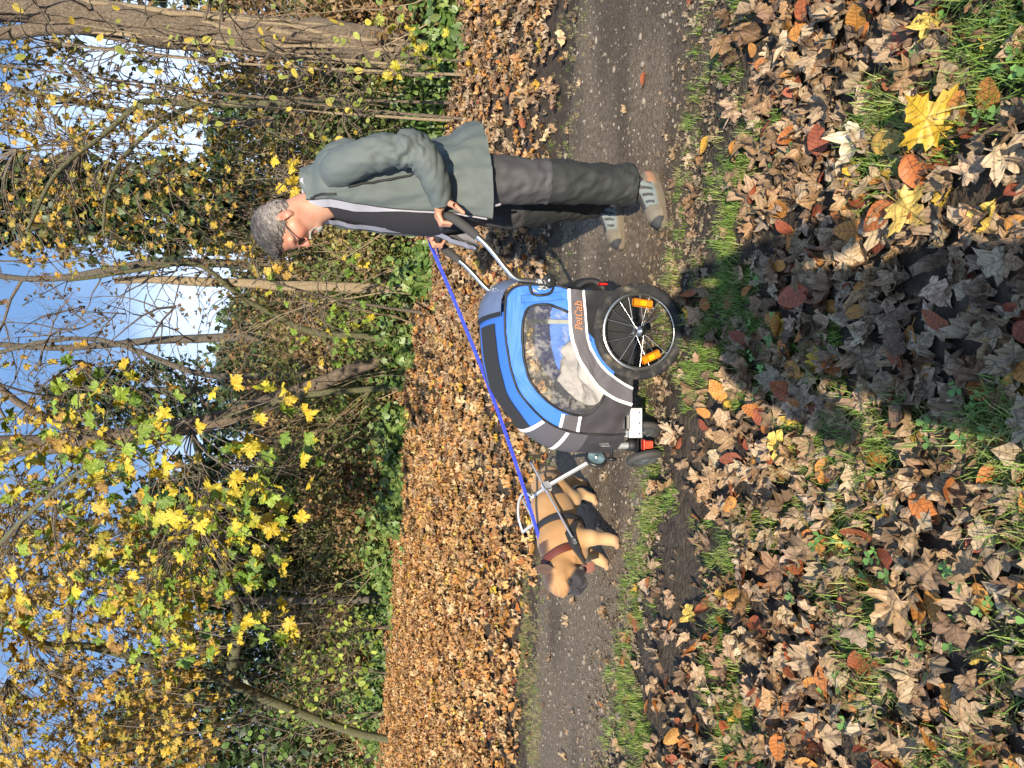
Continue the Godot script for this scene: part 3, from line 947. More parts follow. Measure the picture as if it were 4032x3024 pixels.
	limb(t, "stem", [Vector3(0.75, 0.55, -8.1), Vector3(0.8, 1.1, -7.9), Vector3(0.85, 1.6, -7.6), Vector3(0.95, 2.1, -7.2)], 0.018, 0.007, twig, 6)
	foliage(t, Vector3(0.76, 1.60, -7.4), Vector3(0.48, 0.42, 0.4), 54, 0.085, MAPLE_MIX, leaf["maple"], "leaf_many", 54, 3, twig)
	foliage(t, Vector3(1.06, 2.06, -7.0), Vector3(0.16, 0.18, 0.3), 9, 0.08, MAPLE_GOLD, leaf["maple"], "leaf_many", 9, 2, twig)

	# pale dead trunk
	limbs = []
	t = thing("dead_trunk", "pale barkless dead trunk, straight and broken at the top, left of the man's head", "tree", Vector3(1.19, 0.5, -9.6))
	limb(t, "trunk", down_to_ground([Vector3(1.19, 0.98, -9.6), Vector3(1.18, 2.14, -9.6), Vector3(1.21, 3.29, -9.6), Vector3(1.19, 3.9, -9.6)]), 0.075, 0.045, pale, 9, 0.3)

	# bent sapling
	limbs = []
	t = thing("sapling_tree", "thin mossy sapling that bends over toward the pale dead trunk", "tree", Vector3(0.6, 0.5, -10.0))
	limb(t, "trunk", down_to_ground([Vector3(0.60, 1.0, -10.0), Vector3(0.66, 1.75, -10.0), Vector3(0.85, 2.15, -9.8), Vector3(1.02, 2.53, -9.6), Vector3(1.33, 2.88, -9.4), Vector3(1.36, 3.14, -9.3), Vector3(1.28, 3.44, -9.2), Vector3(1.1, 4.2, -9.0)]), 0.05, 0.018, green, 8)
	mb = MB.new()
	for k in 16: grow(mb, limbs[rng.randi_range(16, limbs.size() - 1)], Vector3(r(-1, 1), r(0.0, 1.0), r(-0.5, 0.5)), r(0.6, 1.2), 0.010, 2, 0.25, 0.05, 3)
	part(t, "twigs", mb.mesh(), twig).set_meta("kind", "stuff")
	foliage(t, Vector3(0.61, 3.7, -9.3), Vector3(1.2, 1.3, 0.8), 420, 0.055, [Color(0.24, 0.14, 0.06), Color(0.34, 0.22, 0.07), Color(0.18, 0.12, 0.05)], leaf["dry_maple"].slice(0, 3), "leaf_many", 0, 3, twig)

	# leaning twin-stemmed tree in the middle
	limbs = []
	t = thing("maple_tree", "leaning smooth-barked maple with two stems joining, above the pet trailer", "tree", Vector3(0.3, 0.4, -10.3))
	limb(t, "trunk", down_to_ground([Vector3(0.28, 0.99, -10.3), Vector3(-0.04, 1.76, -10.3), Vector3(-0.28, 2.40, -10.3), Vector3(-0.49, 3.02, -10.3), Vector3(-0.63, 3.80, -10.2), Vector3(-0.69, 4.53, -10.1), Vector3(-0.73, 5.22, -10.0), Vector3(-0.78, 6.38, -9.8), Vector3(-0.8, 8.0, -9.6)]), 0.070, 0.15, brown, 14)
	limb(t, "stem", down_to_ground([Vector3(-0.06, 0.88, -10.2), Vector3(-0.13, 1.76, -10.2), Vector3(-0.29, 2.39, -10.22), Vector3(-0.45, 2.9, -10.25)]), 0.035, 0.045, green, 10)
	limb(t, "branch", [Vector3(-0.66, 4.1, -10.1), Vector3(-0.2, 4.9, -9.6), Vector3(0.5, 5.3, -9.2)], 0.06, 0.02, brown, 8)
	mb = MB.new()
	for k in 18: grow(mb, limbs[rng.randi_range(20, limbs.size() - 1)], Vector3(r(-1, 1), r(-0.2, 0.8), r(0.0, 1.0)), r(0.8, 1.6), 0.014, 2, 0.25, 0.03, 3)
	part(t, "twigs", mb.mesh(), twig).set_meta("kind", "stuff")
	foliage(t, Vector3(-0.35, 4.1, -9.0), Vector3(0.9, 1.0, 0.9), 150, 0.085, MAPLE_GOLD, leaf["maple"], "leaf_many", 0, 5, twig)

	# the overhanging maple with the big yellow and green leaves
	limbs = []
	t = thing("maple_tree", "overhanging maple with large yellow and green leaves on a mossy arching branch", "tree", Vector3(-5.4, 0.9, -12.2))
	limb(t, "trunk", down_to_ground([Vector3(-5.38, 1.23, -12.2), Vector3(-4.69, 2.29, -11.8), Vector3(-4.09, 2.88, -11.2)]), 0.055, 0.07, green, 10)
	limb(t, "branch", [Vector3(-4.09, 2.88, -11.2), Vector3(-3.45, 2.71, -10.6), Vector3(-2.80, 2.62, -10.0), Vector3(-2.18, 2.66, -9.3), Vector3(-1.62, 2.62, -8.6), Vector3(-1.08, 2.63, -7.8), Vector3(-0.62, 2.58, -7.0), Vector3(-0.35, 2.5, -6.2)], 0.085, 0.018, green, 9)
	limb(t, "branch", [Vector3(-4.09, 2.88, -11.2), Vector3(-3.87, 3.18, -11.0), Vector3(-3.64, 3.60, -10.8), Vector3(-3.25, 4.36, -10.4), Vector3(-2.99, 4.82, -10.0), Vector3(-2.0, 5.1, -9.0), Vector3(-0.8, 4.6, -7.6)], 0.075, 0.02, green, 9)
	limb(t, "branch", [Vector3(-4.09, 2.88, -11.2), Vector3(-4.42, 3.00, -11.0), Vector3(-4.84, 3.16, -10.6), Vector3(-5.2, 3.3, -10.0)], 0.06, 0.03, green, 8)
	limb(t, "branch", [Vector3(-2.0, 5.1, -9.0), Vector3(-1.4, 4.4, -8.0), Vector3(-0.8, 3.6, -7.0), Vector3(-0.5, 3.0, -6.4)], 0.03, 0.012, green, 7)
	foliage(t, Vector3(-0.47, 2.62, -6.2), Vector3(0.52, 0.85, 0.7), 130, 0.118, MAPLE_MIX, leaf["maple"], "leaf_many", 100, 4, twig)
	foliage(t, Vector3(-1.66, 2.54, -7.5), Vector3(0.72, 0.62, 0.8), 270, 0.115, MAPLE_MIX + [Color(0.66, 0.50, 0.03)], leaf["maple"], "leaf_many", 120, 5, twig)
	foliage(t, Vector3(-1.35, 3.80, -8.0), Vector3(1.05, 0.75, 1.1), 420, 0.112, MAPLE_GOLD + MAPLE_MIX, leaf["maple"], "leaf_many", 80, 5, twig)

	# golden maples farther off
	for q in [["golden maple crown with a dark level limb, above the dog", [Vector3(-7.6, 1.8, -13.4), Vector3(-7.0, 3.2, -12.8), Vector3(-6.0, 4.6, -11.8)], [Vector3(-6.0, 4.6, -11.8), Vector3(-5.3, 4.75, -11.6), Vector3(-4.25, 4.86, -11.3), Vector3(-3.42, 4.83, -11.0), Vector3(-2.38, 4.63, -10.6), Vector3(-1.41, 4.53, -10.2)], Vector3(-3.2, 4.1, -9.9), Vector3(1.9, 1.3, 1.3), 2300, MAPLE_GOLD],
			["thin golden maple with an upright dark stem behind the overhanging one", [Vector3(-3.37, 0.95, -12.2), Vector3(-3.23, 3.11, -12.2), Vector3(-2.88, 4.57, -12.0), Vector3(-2.64, 5.97, -12.0)], [Vector3(-3.1, 3.6, -12.1), Vector3(-2.2, 4.6, -11.6), Vector3(-1.6, 5.4, -11.2)], Vector3(-3.4, 5.0, -11.6), Vector3(2.3, 1.6, 1.0), 2200, MAPLE_GOLD + OLIVE]]:
		limbs = []
		var tp: Array = q[1]
		t = thing("maple_tree", q[0], "tree", Vector3(tp[0].x, ground_y(tp[0].x, tp[0].z), tp[0].z))
		limb(t, "trunk", down_to_ground(tp), 0.06, 0.05, grey, 9)
		limb(t, "branch", q[2], 0.065, 0.03, grey, 8)
		mb = MB.new()
		for k in 40: grow(mb, limbs[rng.randi_range(8, limbs.size() - 1)], Vector3(r(-1, 1), r(-0.5, 0.8), r(-0.3, 1.0)), r(0.7, 1.6), 0.014, 2, 0.3, 0.0, 3)
		part(t, "twigs", mb.mesh(), twig).set_meta("kind", "stuff")
		foliage(t, q[3], q[4], q[5], 0.092, q[6], leaf["maple"], "leaf_many", 0, 5, twig, 0.12)

	# bare twiggy trees against the sky
	for q in [["bare grey ash tree with fine twigs against the sky, farther back", Vector3(1.9, 0, -13.5), 6.0, 0.09], ["bare thin birch with drooping twigs behind the bent sapling", Vector3(0.3, 0, -12.5), 5.5, 0.06], ["bare tree of many upright twigs behind the hazel stems", Vector3(4.2, 0, -13.0), 6.5, 0.08], ["bare leaning tree with long dark branches behind the pale dead trunk", Vector3(1.0, 0, -15.5), 7.0, 0.10]]:
		limbs = []
		var bp: Vector3 = q[1]
		bp.y = ground_y(bp.x, bp.z)
		t = thing("bare_tree", q[0], "tree", bp, "bare trees against the sky")
		limb(t, "trunk", [bp - Vector3(0, 0.1, 0), bp + Vector3(r(-0.2, 0.2), q[2] * 0.35, 0), bp + Vector3(r(-0.4, 0.4), q[2] * 0.7, 0.2), bp + Vector3(r(-0.6, 0.6), q[2] * 1.2, 0.3)], q[3], q[3] * 0.3, grey, 8)
		mb = MB.new()
		for k in 60: grow(mb, limbs[rng.randi_range(6, limbs.size() - 1)], Vector3(r(-1, 1), r(0.0, 0.9), r(-0.6, 0.6)), r(1.2, 2.6), q[3] * 0.3, 3, 0.22, 0.03, 3)
		part(t, "twigs", mb.mesh(), twig).set_meta("kind", "stuff")

	# dark evergreens
	for q in [["dark ivy-clad evergreen column rising behind the man's head", Vector3(2.75, 0, -13.0), 9.0, 0.75, 1500, 1.0], ["small dark conifer standing alone against the sky", Vector3(-0.25, 0, -20.0), 5.6, 1.2, 900, 0.3],
			["dark holly mass deep in the shade behind the overhanging maple", Vector3(-2.6, 0, -14.8), 3.2, 2.0, 1500, 0.8], ["dark yew behind the golden maple, farthest toward the dog's side", Vector3(-6.2, 0, -15.6), 4.0, 2.2, 1500, 0.8], ["dark evergreen filling the gap behind the stout trunk", Vector3(5.9, 0, -11.0), 5.5, 1.2, 1200, 0.9], ["low dark evergreen behind the bent sapling", Vector3(0.6, 0, -17.0), 1.5, 2.6, 800, 0.8], ["low olive evergreen behind the hazel stems", Vector3(4.8, 0, -17.0), 1.7, 2.6, 800, 0.8], ["round dark evergreen between the holly and the conifer", Vector3(-3.4, 0, -19.0), 2.8, 2.4, 900, 0.8]]:
		var bp: Vector3 = q[1]
		bp.y = ground_y(bp.x, bp.z)
		limbs = []
		t = thing("evergreen_tree", q[0], "tree", bp, "dark evergreens at the back")
		limb(t, "trunk", [bp - Vector3(0, 0.1, 0), bp + Vector3(0.1, q[2] * 0.5, 0), bp + Vector3(0, q[2] * 0.95, 0)], 0.14, 0.04, grey, 8)
		var xs := []
		var cs := []
		for k in q[4]:
			var h := rng.randf()
			var wide: float = q[3] * (pow(1.0 - h, 0.5) * (1.0 - q[5]) + q[5] * (0.75 + 0.45 * noise.get_noise_2d(h * 300.0, bp.x * 60.0)) * sqrt(maxf(0.0, 1.0 - pow(h, 5.0))))
			var a := r(0, TAU)
			var rr: float = wide * sqrt(r(0.15, 1.0))
			var p := bp + Vector3(cos(a) * rr, 0.1 + h * q[2], sin(a) * rr * 0.8)
			if noise2.get_noise_3dv(p * 70.0) < -0.22: continue
			xs.append(Transform3D(Basis(rv(1).normalized(), r(0, TAU)).scaled(Vector3.ONE * r(1.0, 1.9)), p))
			cs.append(jit(pick(IVYGREEN), 0.35))
		many(t, "foliage", leaf["clump_ivy"][rng.randi() % 4], mats["leaf_dark"], xs, cs)

	build_undergrowth(twig)

func build_undergrowth(twig: Material) -> void:
	# ivy and bramble trailing along the top of the bank
	var xs := [[], []]
	var cs := [[], []]
	for k in 30000:
		var x := r(-8.5, 5.5)
		var line := ivy_line(x)
		var d := line + r(-0.9, 1.9) * rng.randf()
		if absf(x) > 0.60 * d: continue
		if noise.get_noise_2d(x * 90.0, d * 90.0) < -0.05 + 0.5 * maxf(0.0, (line - d)): continue
		var y := ground_y(x, -d) + 0.03 + r(0.0, 0.62) * rng.randf() * smoothstep(-0.6, 0.6, d - line)
		var s := r(0.05, 0.12)
		xs[k % 2].append(Transform3D(face_light(0.3).scaled(Vector3.ONE * s), Vector3(x, y, -d)))
		cs[k % 2].append(jit(pick([Color(0.11, 0.20, 0.04), Color(0.16, 0.26, 0.06), Color(0.08, 0.15, 0.03), Color(0.22, 0.30, 0.08)]), 0.25))
	for k in 2: many(self, "ivy_ground_cover", leaf["ivy"][k] if k else leaf["oval"][0], leaf_mat("ivy_leaf", Color.WHITE, 0.45, Color(0.2, 0.25, 0.08)), xs[k], cs[k])
	# the tangle behind
	var sets := []
	for k in 4: sets.append([[], []])
	for k in 26000:
		var d := r(0.0, 1.0)
		var x := r(-9.5, 7.0)
		var dist := ivy_line(x) + 0.5 + 4.2 * d
		if absf(x) > 0.56 * dist: continue
		var top := 0.75 + 0.7 * d + 0.9 * noise.get_noise_2d(x * 55.0, dist * 20.0)
		if x < -1.0: top += 0.35
		var h := pow(rng.randf(), 1.25) * top
		var p := Vector3(x, ground_y(x, -dist) + h, -dist)
		if noise2.get_noise_3dv(p * 110.0) < -0.06: continue
		var q := rng.randi() % 4
		sets[q][0].append(Transform3D(Basis(rv(1).normalized(), r(0, TAU)).scaled(Vector3.ONE * r(0.40, 0.85)), p))
		var c: Color = pick(BRUSH)
		var warm := noise.get_noise_3dv(p * 50.0)
		if warm > 0.2: c = pick([Color(0.40, 0.24, 0.11), Color(0.46, 0.30, 0.14), Color(0.30, 0.17, 0.085)])
		elif warm < -0.2: c = pick([Color(0.16, 0.23, 0.055), Color(0.22, 0.29, 0.07), Color(0.12, 0.16, 0.04)])
		sets[q][1].append(jit(c, 0.3))
	for q in 4: many(self, "undergrowth", leaf["clump_small"][q], mats["leaf_many"], sets[q][0], sets[q][1])
	var mb := MB.new()
	for k in 420:
		var x := r(-8.0, 6.0)
		var dist := ivy_line(x) + r(0.2, 4.0)
		if absf(x) > 0.56 * dist: continue
		var p := Vector3(x, ground_y(x, -dist), -dist)
		var l := r(0.7, 2.4)
		grow(mb, p, Vector3(r(-0.5, 0.5), 1.0, r(-0.3, 0.5)), l, r(0.005, 0.011), 1, 0.28, -0.04, 3)
	var st := part(self, "bramble_stems", mb.mesh(), mat("bramble_stem", Color(0.30, 0.22, 0.13), 0.8))
	st.set_meta("kind", "stuff")
	# lime-green young shrubs on the far side of the bank
	for q in [[Vector3(-4.6, 0, -12.4), 1.5, "bright lime-green young shrub in a sunny gap, farthest from the man"], [Vector3(-3.7, 0, -11.9), 1.1, "small lime-green shrub beside the larger lime-green one"], [Vector3(-5.3, 0, -12.6), 2.1, "tall green broad-leaved shrub at the end of the ivy bank"]]:
		limbs = []
		var bp: Vector3 = q[0]
		bp.y = ground_y(bp.x, bp.z)
		var t := thing("young_shrub", q[2], "shrub", bp, "lime-green shrubs at the back of the bank")
		for k in 4:
			limb(t, "stem", [bp + rv(0.05), bp + Vector3(r(-0.2, 0.2), q[1] * 0.5, r(0, 0.3)), bp + Vector3(r(-0.5, 0.5), q[1], r(0, 0.5))], 0.012, 0.005, twig, 5)
		foliage(t, bp + Vector3(0, q[1] * 0.7, 0.25), Vector3(0.55, q[1] * 0.4, 0.3), 110, 0.11, LIME if q[1] < 2.0 else [Color(0.14, 0.26, 0.04), Color(0.20, 0.32, 0.05)], leaf["oval"], "leaf_many", 60, 3, twig)

# ---------------------------------------------------------------- the pet trailer
const ZN := -3.085      # near side of the trailer body
const ZF := -3.615      # far side
func side_z(x: float, y: float, far: bool) -> float:
	# the cloth side, a little drawn in at its edges and slack between them
	var ex := clampf((x - 0.1) / 0.32, -1.0, 1.0)
	var ey := clampf((y - 0.48) / 0.30, -1.0, 1.0)
	var b := 0.035 * (1.0 - ex * ex) * (1.0 - 0.8 * ey * ey) + 0.003 * noise2.get_noise_2d(x * 2600.0, y * 1500.0) + 0.010 * noise.get_noise_2d(x * 900.0 + y * 600.0, y * 800.0)
	b -= 0.05 * smoothstep(-0.06, -0.24, x)
	return (ZF - b) if far else (ZN + b)
func sheet(poly: Array, far: bool, lift := 0.0, cuts := 3) -> ArrayMesh:
	var pv := PackedVector2Array(poly)
	var tri := Geometry2D.triangulate_polygon(pv)
	var pts := []
	for k in tri: pts.append(pv[k])
	for c in cuts:
		var nx := []
		for k in range(0, pts.size(), 3):
			var a: Vector2 = pts[k]; var b: Vector2 = pts[k + 1]; var d: Vector2 = pts[k + 2]
			var ab := (a + b) / 2; var bd := (b + d) / 2; var da := (d + a) / 2
			nx.append_array([a, ab, da, ab, b, bd, da, bd, d, ab, bd, da])
		pts = nx
	var mb := MB.new()
	var id := {}
	for p in pts:
		var key := Vector2i(roundi(p.x * 20000.0), roundi(p.y * 20000.0))
		if not id.has(key):
			id[key] = mb.add(Vector3(p.x, p.y, side_z(p.x, p.y, far) + (-lift if far else lift)), Color.WHITE, Vector2(p.x, -p.y) * 2.0)
		mb.i.append(id[key])
	return mb.mesh()
func band(line: Array, w: float, far: bool, lift: float) -> ArrayMesh:
	var c := curve(line, 10)
	var mb := MB.new()
	for k in c.size():
		var d: Vector2 = (c[min(k + 1, c.size() - 1)] - c[max(k - 1, 0)]).normalized()
		var n := Vector2(-d.y, d.x) * w * 0.5
		for s in [-1.0, 1.0]:
			var p: Vector2 = c[k] + n * s
			mb.add(Vector3(p.x, p.y, side_z(p.x, p.y, far) + (-lift if far else lift)))
	for k in c.size() - 1: mb.quad(k * 2, k * 2 + 1, k * 2 + 3, k * 2 + 2)
	return mb.mesh()
func piping(line: Array, far: bool, rad := 0.004) -> ArrayMesh:
	var c := curve(line, 6)
	var pts := []
	var rads := []
	for p in c:
		pts.append(Vector3(p.x, p.y, side_z(p.x, p.y, far) + (-0.002 if far else 0.002)))
		rads.append(rad)
	var mb := MB.new()
	mb.tube(pts, rads, 6)
	return mb.mesh()

const OUT := [Vector2(0.398, 0.50), Vector2(0.411, 0.555), Vector2(0.411, 0.667), Vector2(0.402, 0.72), Vector2(0.374, 0.755), Vector2(0.33, 0.768), Vector2(0.213, 0.768), Vector2(0.053, 0.744), Vector2(-0.043, 0.705), Vector2(-0.124, 0.628), Vector2(-0.179, 0.544), Vector2(-0.208, 0.436), Vector2(-0.219, 0.30), Vector2(-0.217, 0.221)]
const WIN := [Vector2(0.298, 0.504), Vector2(0.328, 0.586), Vector2(0.318, 0.665), Vector2(0.27, 0.692), Vector2(0.192, 0.699), Vector2(0.053, 0.682), Vector2(-0.033, 0.633), Vector2(-0.098, 0.553), Vector2(-0.131, 0.46), Vector2(-0.118, 0.395), Vector2(-0.05, 0.347)]
const S1 := [Vector2(0.398, 0.497), Vector2(0.30, 0.497), Vector2(0.217, 0.494), Vector2(0.15, 0.479), Vector2(0.081, 0.447), Vector2(0.02, 0.402), Vector2(-0.028, 0.356), Vector2(-0.065, 0.29), Vector2(-0.089, 0.216)]
const S2 := [Vector2(0.393, 0.430), Vector2(0.30, 0.430), Vector2(0.218, 0.427), Vector2(0.165, 0.415), Vector2(0.109, 0.385), Vector2(0.06, 0.345), Vector2(0.027, 0.300), Vector2(0.0, 0.255), Vector2(-0.02, 0.213)]

func wheel(parent: Node, n: String, c: Vector3, ax: Vector3, rad: float, tyre_w: float, tyre_mat: Material, rim_mat: Material, spokes: int) -> MeshInstance3D:
	var mb := MB.new()
	var prof := []
	var tr := tyre_w * 0.5
	for k in 13:
		var a := TAU * k / 12.0
		prof.append(Vector2(rad - tr + cos(a) * tr, sin(a) * tr))
	mb.lathe(c, ax, prof, 48)
	var w := part(parent, n, mb.mesh(), tyre_mat)
	mb = MB.new()
	var ri := rad - tyre_w * 0.95
	mb.lathe(c, ax, [Vector2(ri + 0.004, -0.011), Vector2(ri + 0.006, 0.0), Vector2(ri + 0.004, 0.011), Vector2(ri - 0.010, 0.012), Vector2(ri - 0.013, 0.008), Vector2(ri - 0.013, -0.008), Vector2(ri - 0.010, -0.012), Vector2(ri + 0.004, -0.011)], 48)
	part(w, "rim", mb.mesh(), rim_mat)
	if spokes > 0:
		var u := Vector3.UP
		var s := ax.cross(u).normalized()
		for k in spokes:
			var a := TAU * k / spokes
			var b := a + (0.7 if k % 4 < 2 else -0.7)
			var e := 1.0 if k % 2 else -1.0
			mb = MB.new()
			mb.tube([c + ax * e * 0.022 + (u * cos(b) + s * sin(b)) * 0.016, c + ax * e * 0.004 + (u * cos(a) + s * sin(a)) * (ri - 0.010)], [0.0014, 0.0014], 4)
			part(w, "spoke", mb.mesh(), rim_mat)
		mb = MB.new()
		mb.lathe(c, ax, [Vector2(0.0, 0.036), Vector2(0.010, 0.036), Vector2(0.013, 0.030), Vector2(0.022, 0.027), Vector2(0.022, 0.022), Vector2(0.011, 0.017), Vector2(0.011, -0.017), Vector2(0.022, -0.022), Vector2(0.022, -0.027), Vector2(0.0, -0.03)], 20)
		part(w, "hub", mb.mesh(), mat("hub_steel", Color(0.30, 0.30, 0.30), 0.3, 1.0))
	return w

func build_trailer() -> void:
	var blue := mat("blue_canvas", Color(0.045, 0.175, 0.62), 0.65)
	bumpy(blue, noise_tex(0.2, Color.BLACK, Color.WHITE, 3, 5), 0.04)
	var dark := mat("charcoal_canvas", Color(0.055, 0.050, 0.055), 0.7)
	dark.albedo_texture = noise_tex(0.02, Color(0.8, 0.78, 0.75), Color(1, 1, 1), 4, 15, 256)
	var grey := mat("grey_canvas", Color(0.105, 0.095, 0.10), 0.7)
	var black := mat("black_trim", Color(0.016, 0.016, 0.016), 0.6)
	var white := mat("reflective_tape", Color(0.88, 0.87, 0.84), 0.35)
	var steel := mat("brushed_aluminium", Color(0.62, 0.62, 0.60), 0.28, 1.0)
	var zinc := mat("zinc_plate", Color(0.55, 0.56, 0.55), 0.45, 0.6)
	var foam := mat("grip_foam", Color(0.045, 0.043, 0.040), 0.85)
	var rubber := mat("muddy_rubber", Color.WHITE, 0.85)
	rubber.albedo_texture = noise_tex(0.02, Color(0.014, 0.014, 0.014).linear_to_srgb(), Color(0.23, 0.18, 0.115).linear_to_srgb(), 5, 31, 256, 0.48, 0.9)
	triplanar(rubber, 2.2)
	var pane := StandardMaterial3D.new()
	pane.resource_name = "scuffed_clear_plastic"
	pane.transparency = BaseMaterial3D.TRANSPARENCY_ALPHA
	pane.cull_mode = BaseMaterial3D.CULL_DISABLED
	pane.roughness = 0.3
	var im := Image.create(256, 256, false, Image.FORMAT_RGBA8)
	for y in 256:
		for x in 256:
			var n1 := noise.get_noise_2d(x * 2.2, y * 2.2)
			var n2 := noise2.get_noise_2d(x * 9.0, y * 9.0)
			var n3 := absf(noise.get_noise_2d(x * 12.0 + y * 3.0, y * 5.0))
			var a := 0.10 + 0.26 * smoothstep(0.0, 0.5, n1 + 0.5 * n2) + 0.16 * smoothstep(0.06, 0.0, n3)
			im.set_pixel(x, y, Color(0.72, 0.70, 0.66, a))
	pane.albedo_texture = ImageTexture.create_from_image(im)

	var t := thing("pet_trailer", "blue and charcoal pet trailer with reflective stripes, pushed along the track by the man", "pet trailer", Vector3(0.1, 0, -3.35))
	for far in [false, true]:
		var blue_poly := []
		for p in OUT:
			if p.y > 0.47: blue_poly.append(p)
		blue_poly.append_array([Vector2(-0.199, 0.475), Vector2(-0.128, 0.475)])
		var wt := WIN.slice(0, 8)
		wt.reverse()
		blue_poly.append_array(wt)
		blue_poly.append(Vector2(0.30, 0.495))
		var sp := part(t, "side_panel", sheet(blue_poly, far), blue)
		# window: along its foot it follows the stripe
		var wp := WIN.duplicate()
		var foot := S1.slice(1, 7)
		foot.reverse()
		for p in foot:
			if p.x < 0.296 and p.x > -0.045: wp.append(p)
		part(t, "window", sheet(wp, far, 0.0015), pane)
		part(sp, "piping", piping(WIN, far, 0.006), black)
		var low := [Vector2(-0.128, 0.475), Vector2(-0.199, 0.475), Vector2(-0.208, 0.436), Vector2(-0.219, 0.30), Vector2(-0.217, 0.221), Vector2(-0.089, 0.216), Vector2(-0.065, 0.29), Vector2(-0.028, 0.356), Vector2(-0.05, 0.347), Vector2(-0.118, 0.395), Vector2(-0.131, 0.46)]
		part(t, "lower_panel", sheet(low, far), dark)
		var mid := S1.duplicate()
		var s2r := S2.duplicate()
		s2r.reverse()
		mid.append_array(s2r)
		var bnd := part(t, "stripe_band", sheet(mid, far, 0.001), grey)
		part(bnd, "reflective_stripe", band(S1, 0.013, far, 0.004), white)
		part(bnd, "reflective_stripe", band(S2, 0.010, far, 0.004), white)
		part(bnd, "reflective_stripe", band([Vector2(-0.126, 0.520), Vector2(-0.155, 0.522), Vector2(-0.190, 0.524)], 0.014, far, 0.004), white)
		part(bnd, "reflective_stripe", band([Vector2(-0.134, 0.442), Vector2(-0.170, 0.442), Vector2(-0.207, 0.443)], 0.014, far, 0.004), white)
		part(bnd, "front_patch", sheet([Vector2(-0.128, 0.515), Vector2(-0.19, 0.518), Vector2(-0.206, 0.445), Vector2(-0.133, 0.445)], far, 0.002, 2), grey)
		var base := S2.duplicate()
		base.append_array([Vector2(0.15, 0.205), Vector2(0.397, 0.213)])
		part(t, "wheel_panel", sheet(base, far), black)
		part(t, "blue_patch", sheet([Vector2(0.215, 0.421), Vector2(0.165, 0.409), Vector2(0.109, 0.379), Vector2(0.06, 0.339), Vector2(0.035, 0.303), Vector2(0.075, 0.30), Vector2(0.13, 0.345), Vector2(0.19, 0.395)], far, 0.002, 2), blue)
		part(t, "edge_piping", piping(OUT, far, 0.005), black)
		# raised lettering in orange thread
		if not far:
			var font := SystemFont.new()
			font.font_names = PackedStringArray(["Droid Serif"])
			font.font_italic = true
			var tm := TextMesh.new()
			tm.text = "PetCab"
			tm.font = font
			tm.font_size = 44
			tm.pixel_size = 0.00085
			tm.depth = 0.002
			var tx := MeshInstance3D.new()
			tx.name = "lettering"
			tx.mesh = tm
			tx.material_override = mat("orange_thread", Color(0.62, 0.22, 0.08), 0.6)
			bnd.add_child(tx, true)
			tx.transform = Transform3D(Basis(Vector3(1, 0, 0), Vector3(0.25, 1.15, 0), Vector3(0, 0, 1)), Vector3(0.285, 0.462, side_z(0.285, 0.462, false) + 0.011))
			part(sp, "notch_trim", piping([Vector2(0.413, 0.664), Vector2(0.385, 0.660), Vector2(0.370, 0.645), Vector2(0.368, 0.61), Vector2(0.376, 0.58), Vector2(0.395, 0.565), Vector2(0.413, 0.563)], false, 0.006), black)
			# stitched pocket seam on the blue cloth
			for yy in [0.0, 0.032]:
				part(sp, "seam", piping([Vector2(0.385 - yy, 0.52), Vector2(0.375 - yy, 0.60), Vector2(0.365 - yy, 0.70)], false, 0.0008), black)
			part(sp, "seam", piping([Vector2(0.365, 0.70), Vector2(0.349, 0.70), Vector2(0.333, 0.70)], false, 0.0008), black)

	# roof, nose and tail: sheets drawn across from side to side
	var prof := curve(OUT.slice(2, OUT.size()), 6)
	var cross := func(k: int, u: float, lift: float) -> Vector3:
		var p: Vector2 = prof[k]
		var d: Vector2 = (prof[min(k + 1, prof.size() - 1)] - prof[max(k - 1, 0)]).normalized()
		var n := Vector2(d.y, -d.x)
		n = -n if n.dot(p - Vector2(0.1, 0.4)) < 0.0 else n
		var f := float(k) / (prof.size() - 1)
		var arch := 1.0 - pow(2.0 * u - 1.0, 2.0)
		var bulge := lerpf(0.045, 0.02, smoothstep(0.0, 0.35, f)) + 0.075 * smoothstep(0.45, 0.85, f)
		p += n * (bulge * arch + lift + 0.003 * noise.get_noise_2d(f * 900.0, u * 300.0))
		var a := side_z(prof[k].x, prof[k].y, false)
		var b := side_z(prof[k].x, prof[k].y, true)
		return Vector3(p.x, p.y, lerpf(a, b, u))
	var skin := func(k0: int, k1: int, u0: float, u1: float, lift: float, m: Material, up: Node, n: String) -> MeshInstance3D:
		var mb := MB.new()
		var nu := 20
		for k in range(k0, k1 + 1):
			for j in nu + 1:
				mb.add(cross.call(k, lerpf(u0, u1, float(j) / nu), lift), Color.WHITE, Vector2(k * 0.05, float(j) / nu))
		for k in k1 - k0:
			for j in nu:
				var e := k * (nu + 1) + j
				mb.quad(e, e + 1, e + nu + 2, e + nu + 1)
		return part(up, n, mb.mesh(), m)
	var smoky := mat("dusty_flap", Color(0.14, 0.19, 0.30), 0.35)
	var net := mat("black_netting", Color(0.022, 0.022, 0.022), 0.8)
	var flap: MeshInstance3D = skin.call(0, 21, 0.02, 0.98, 0.012, smoky, t, "rear_flap")
	skin.call(20, 21, 0.02, 0.98, 0.016, black, flap, "flap_piping")
	var roof: MeshInstance3D = skin.call(20, 48, 0.0, 1.0, 0.0, blue, t, "roof")
	skin.call(22, 44, 0.22, 0.80, 0.004, net, roof, "roof_netting")
	skin.call(44, 56, 0.0, 1.0, 0.003, grey, t, "nose_band")
	var nb: MeshInstance3D = skin.call(44, 45, 0.0, 1.0, 0.007, white, t, "reflective_stripe")
	skin.call(51, 52, 0.0, 1.0, 0.007, white, t, "reflective_stripe")
	skin.call(52, prof.size() - 1, 0.0, 1.0, 0.001, dark, t, "front_panel")
	var mb := MB.new()
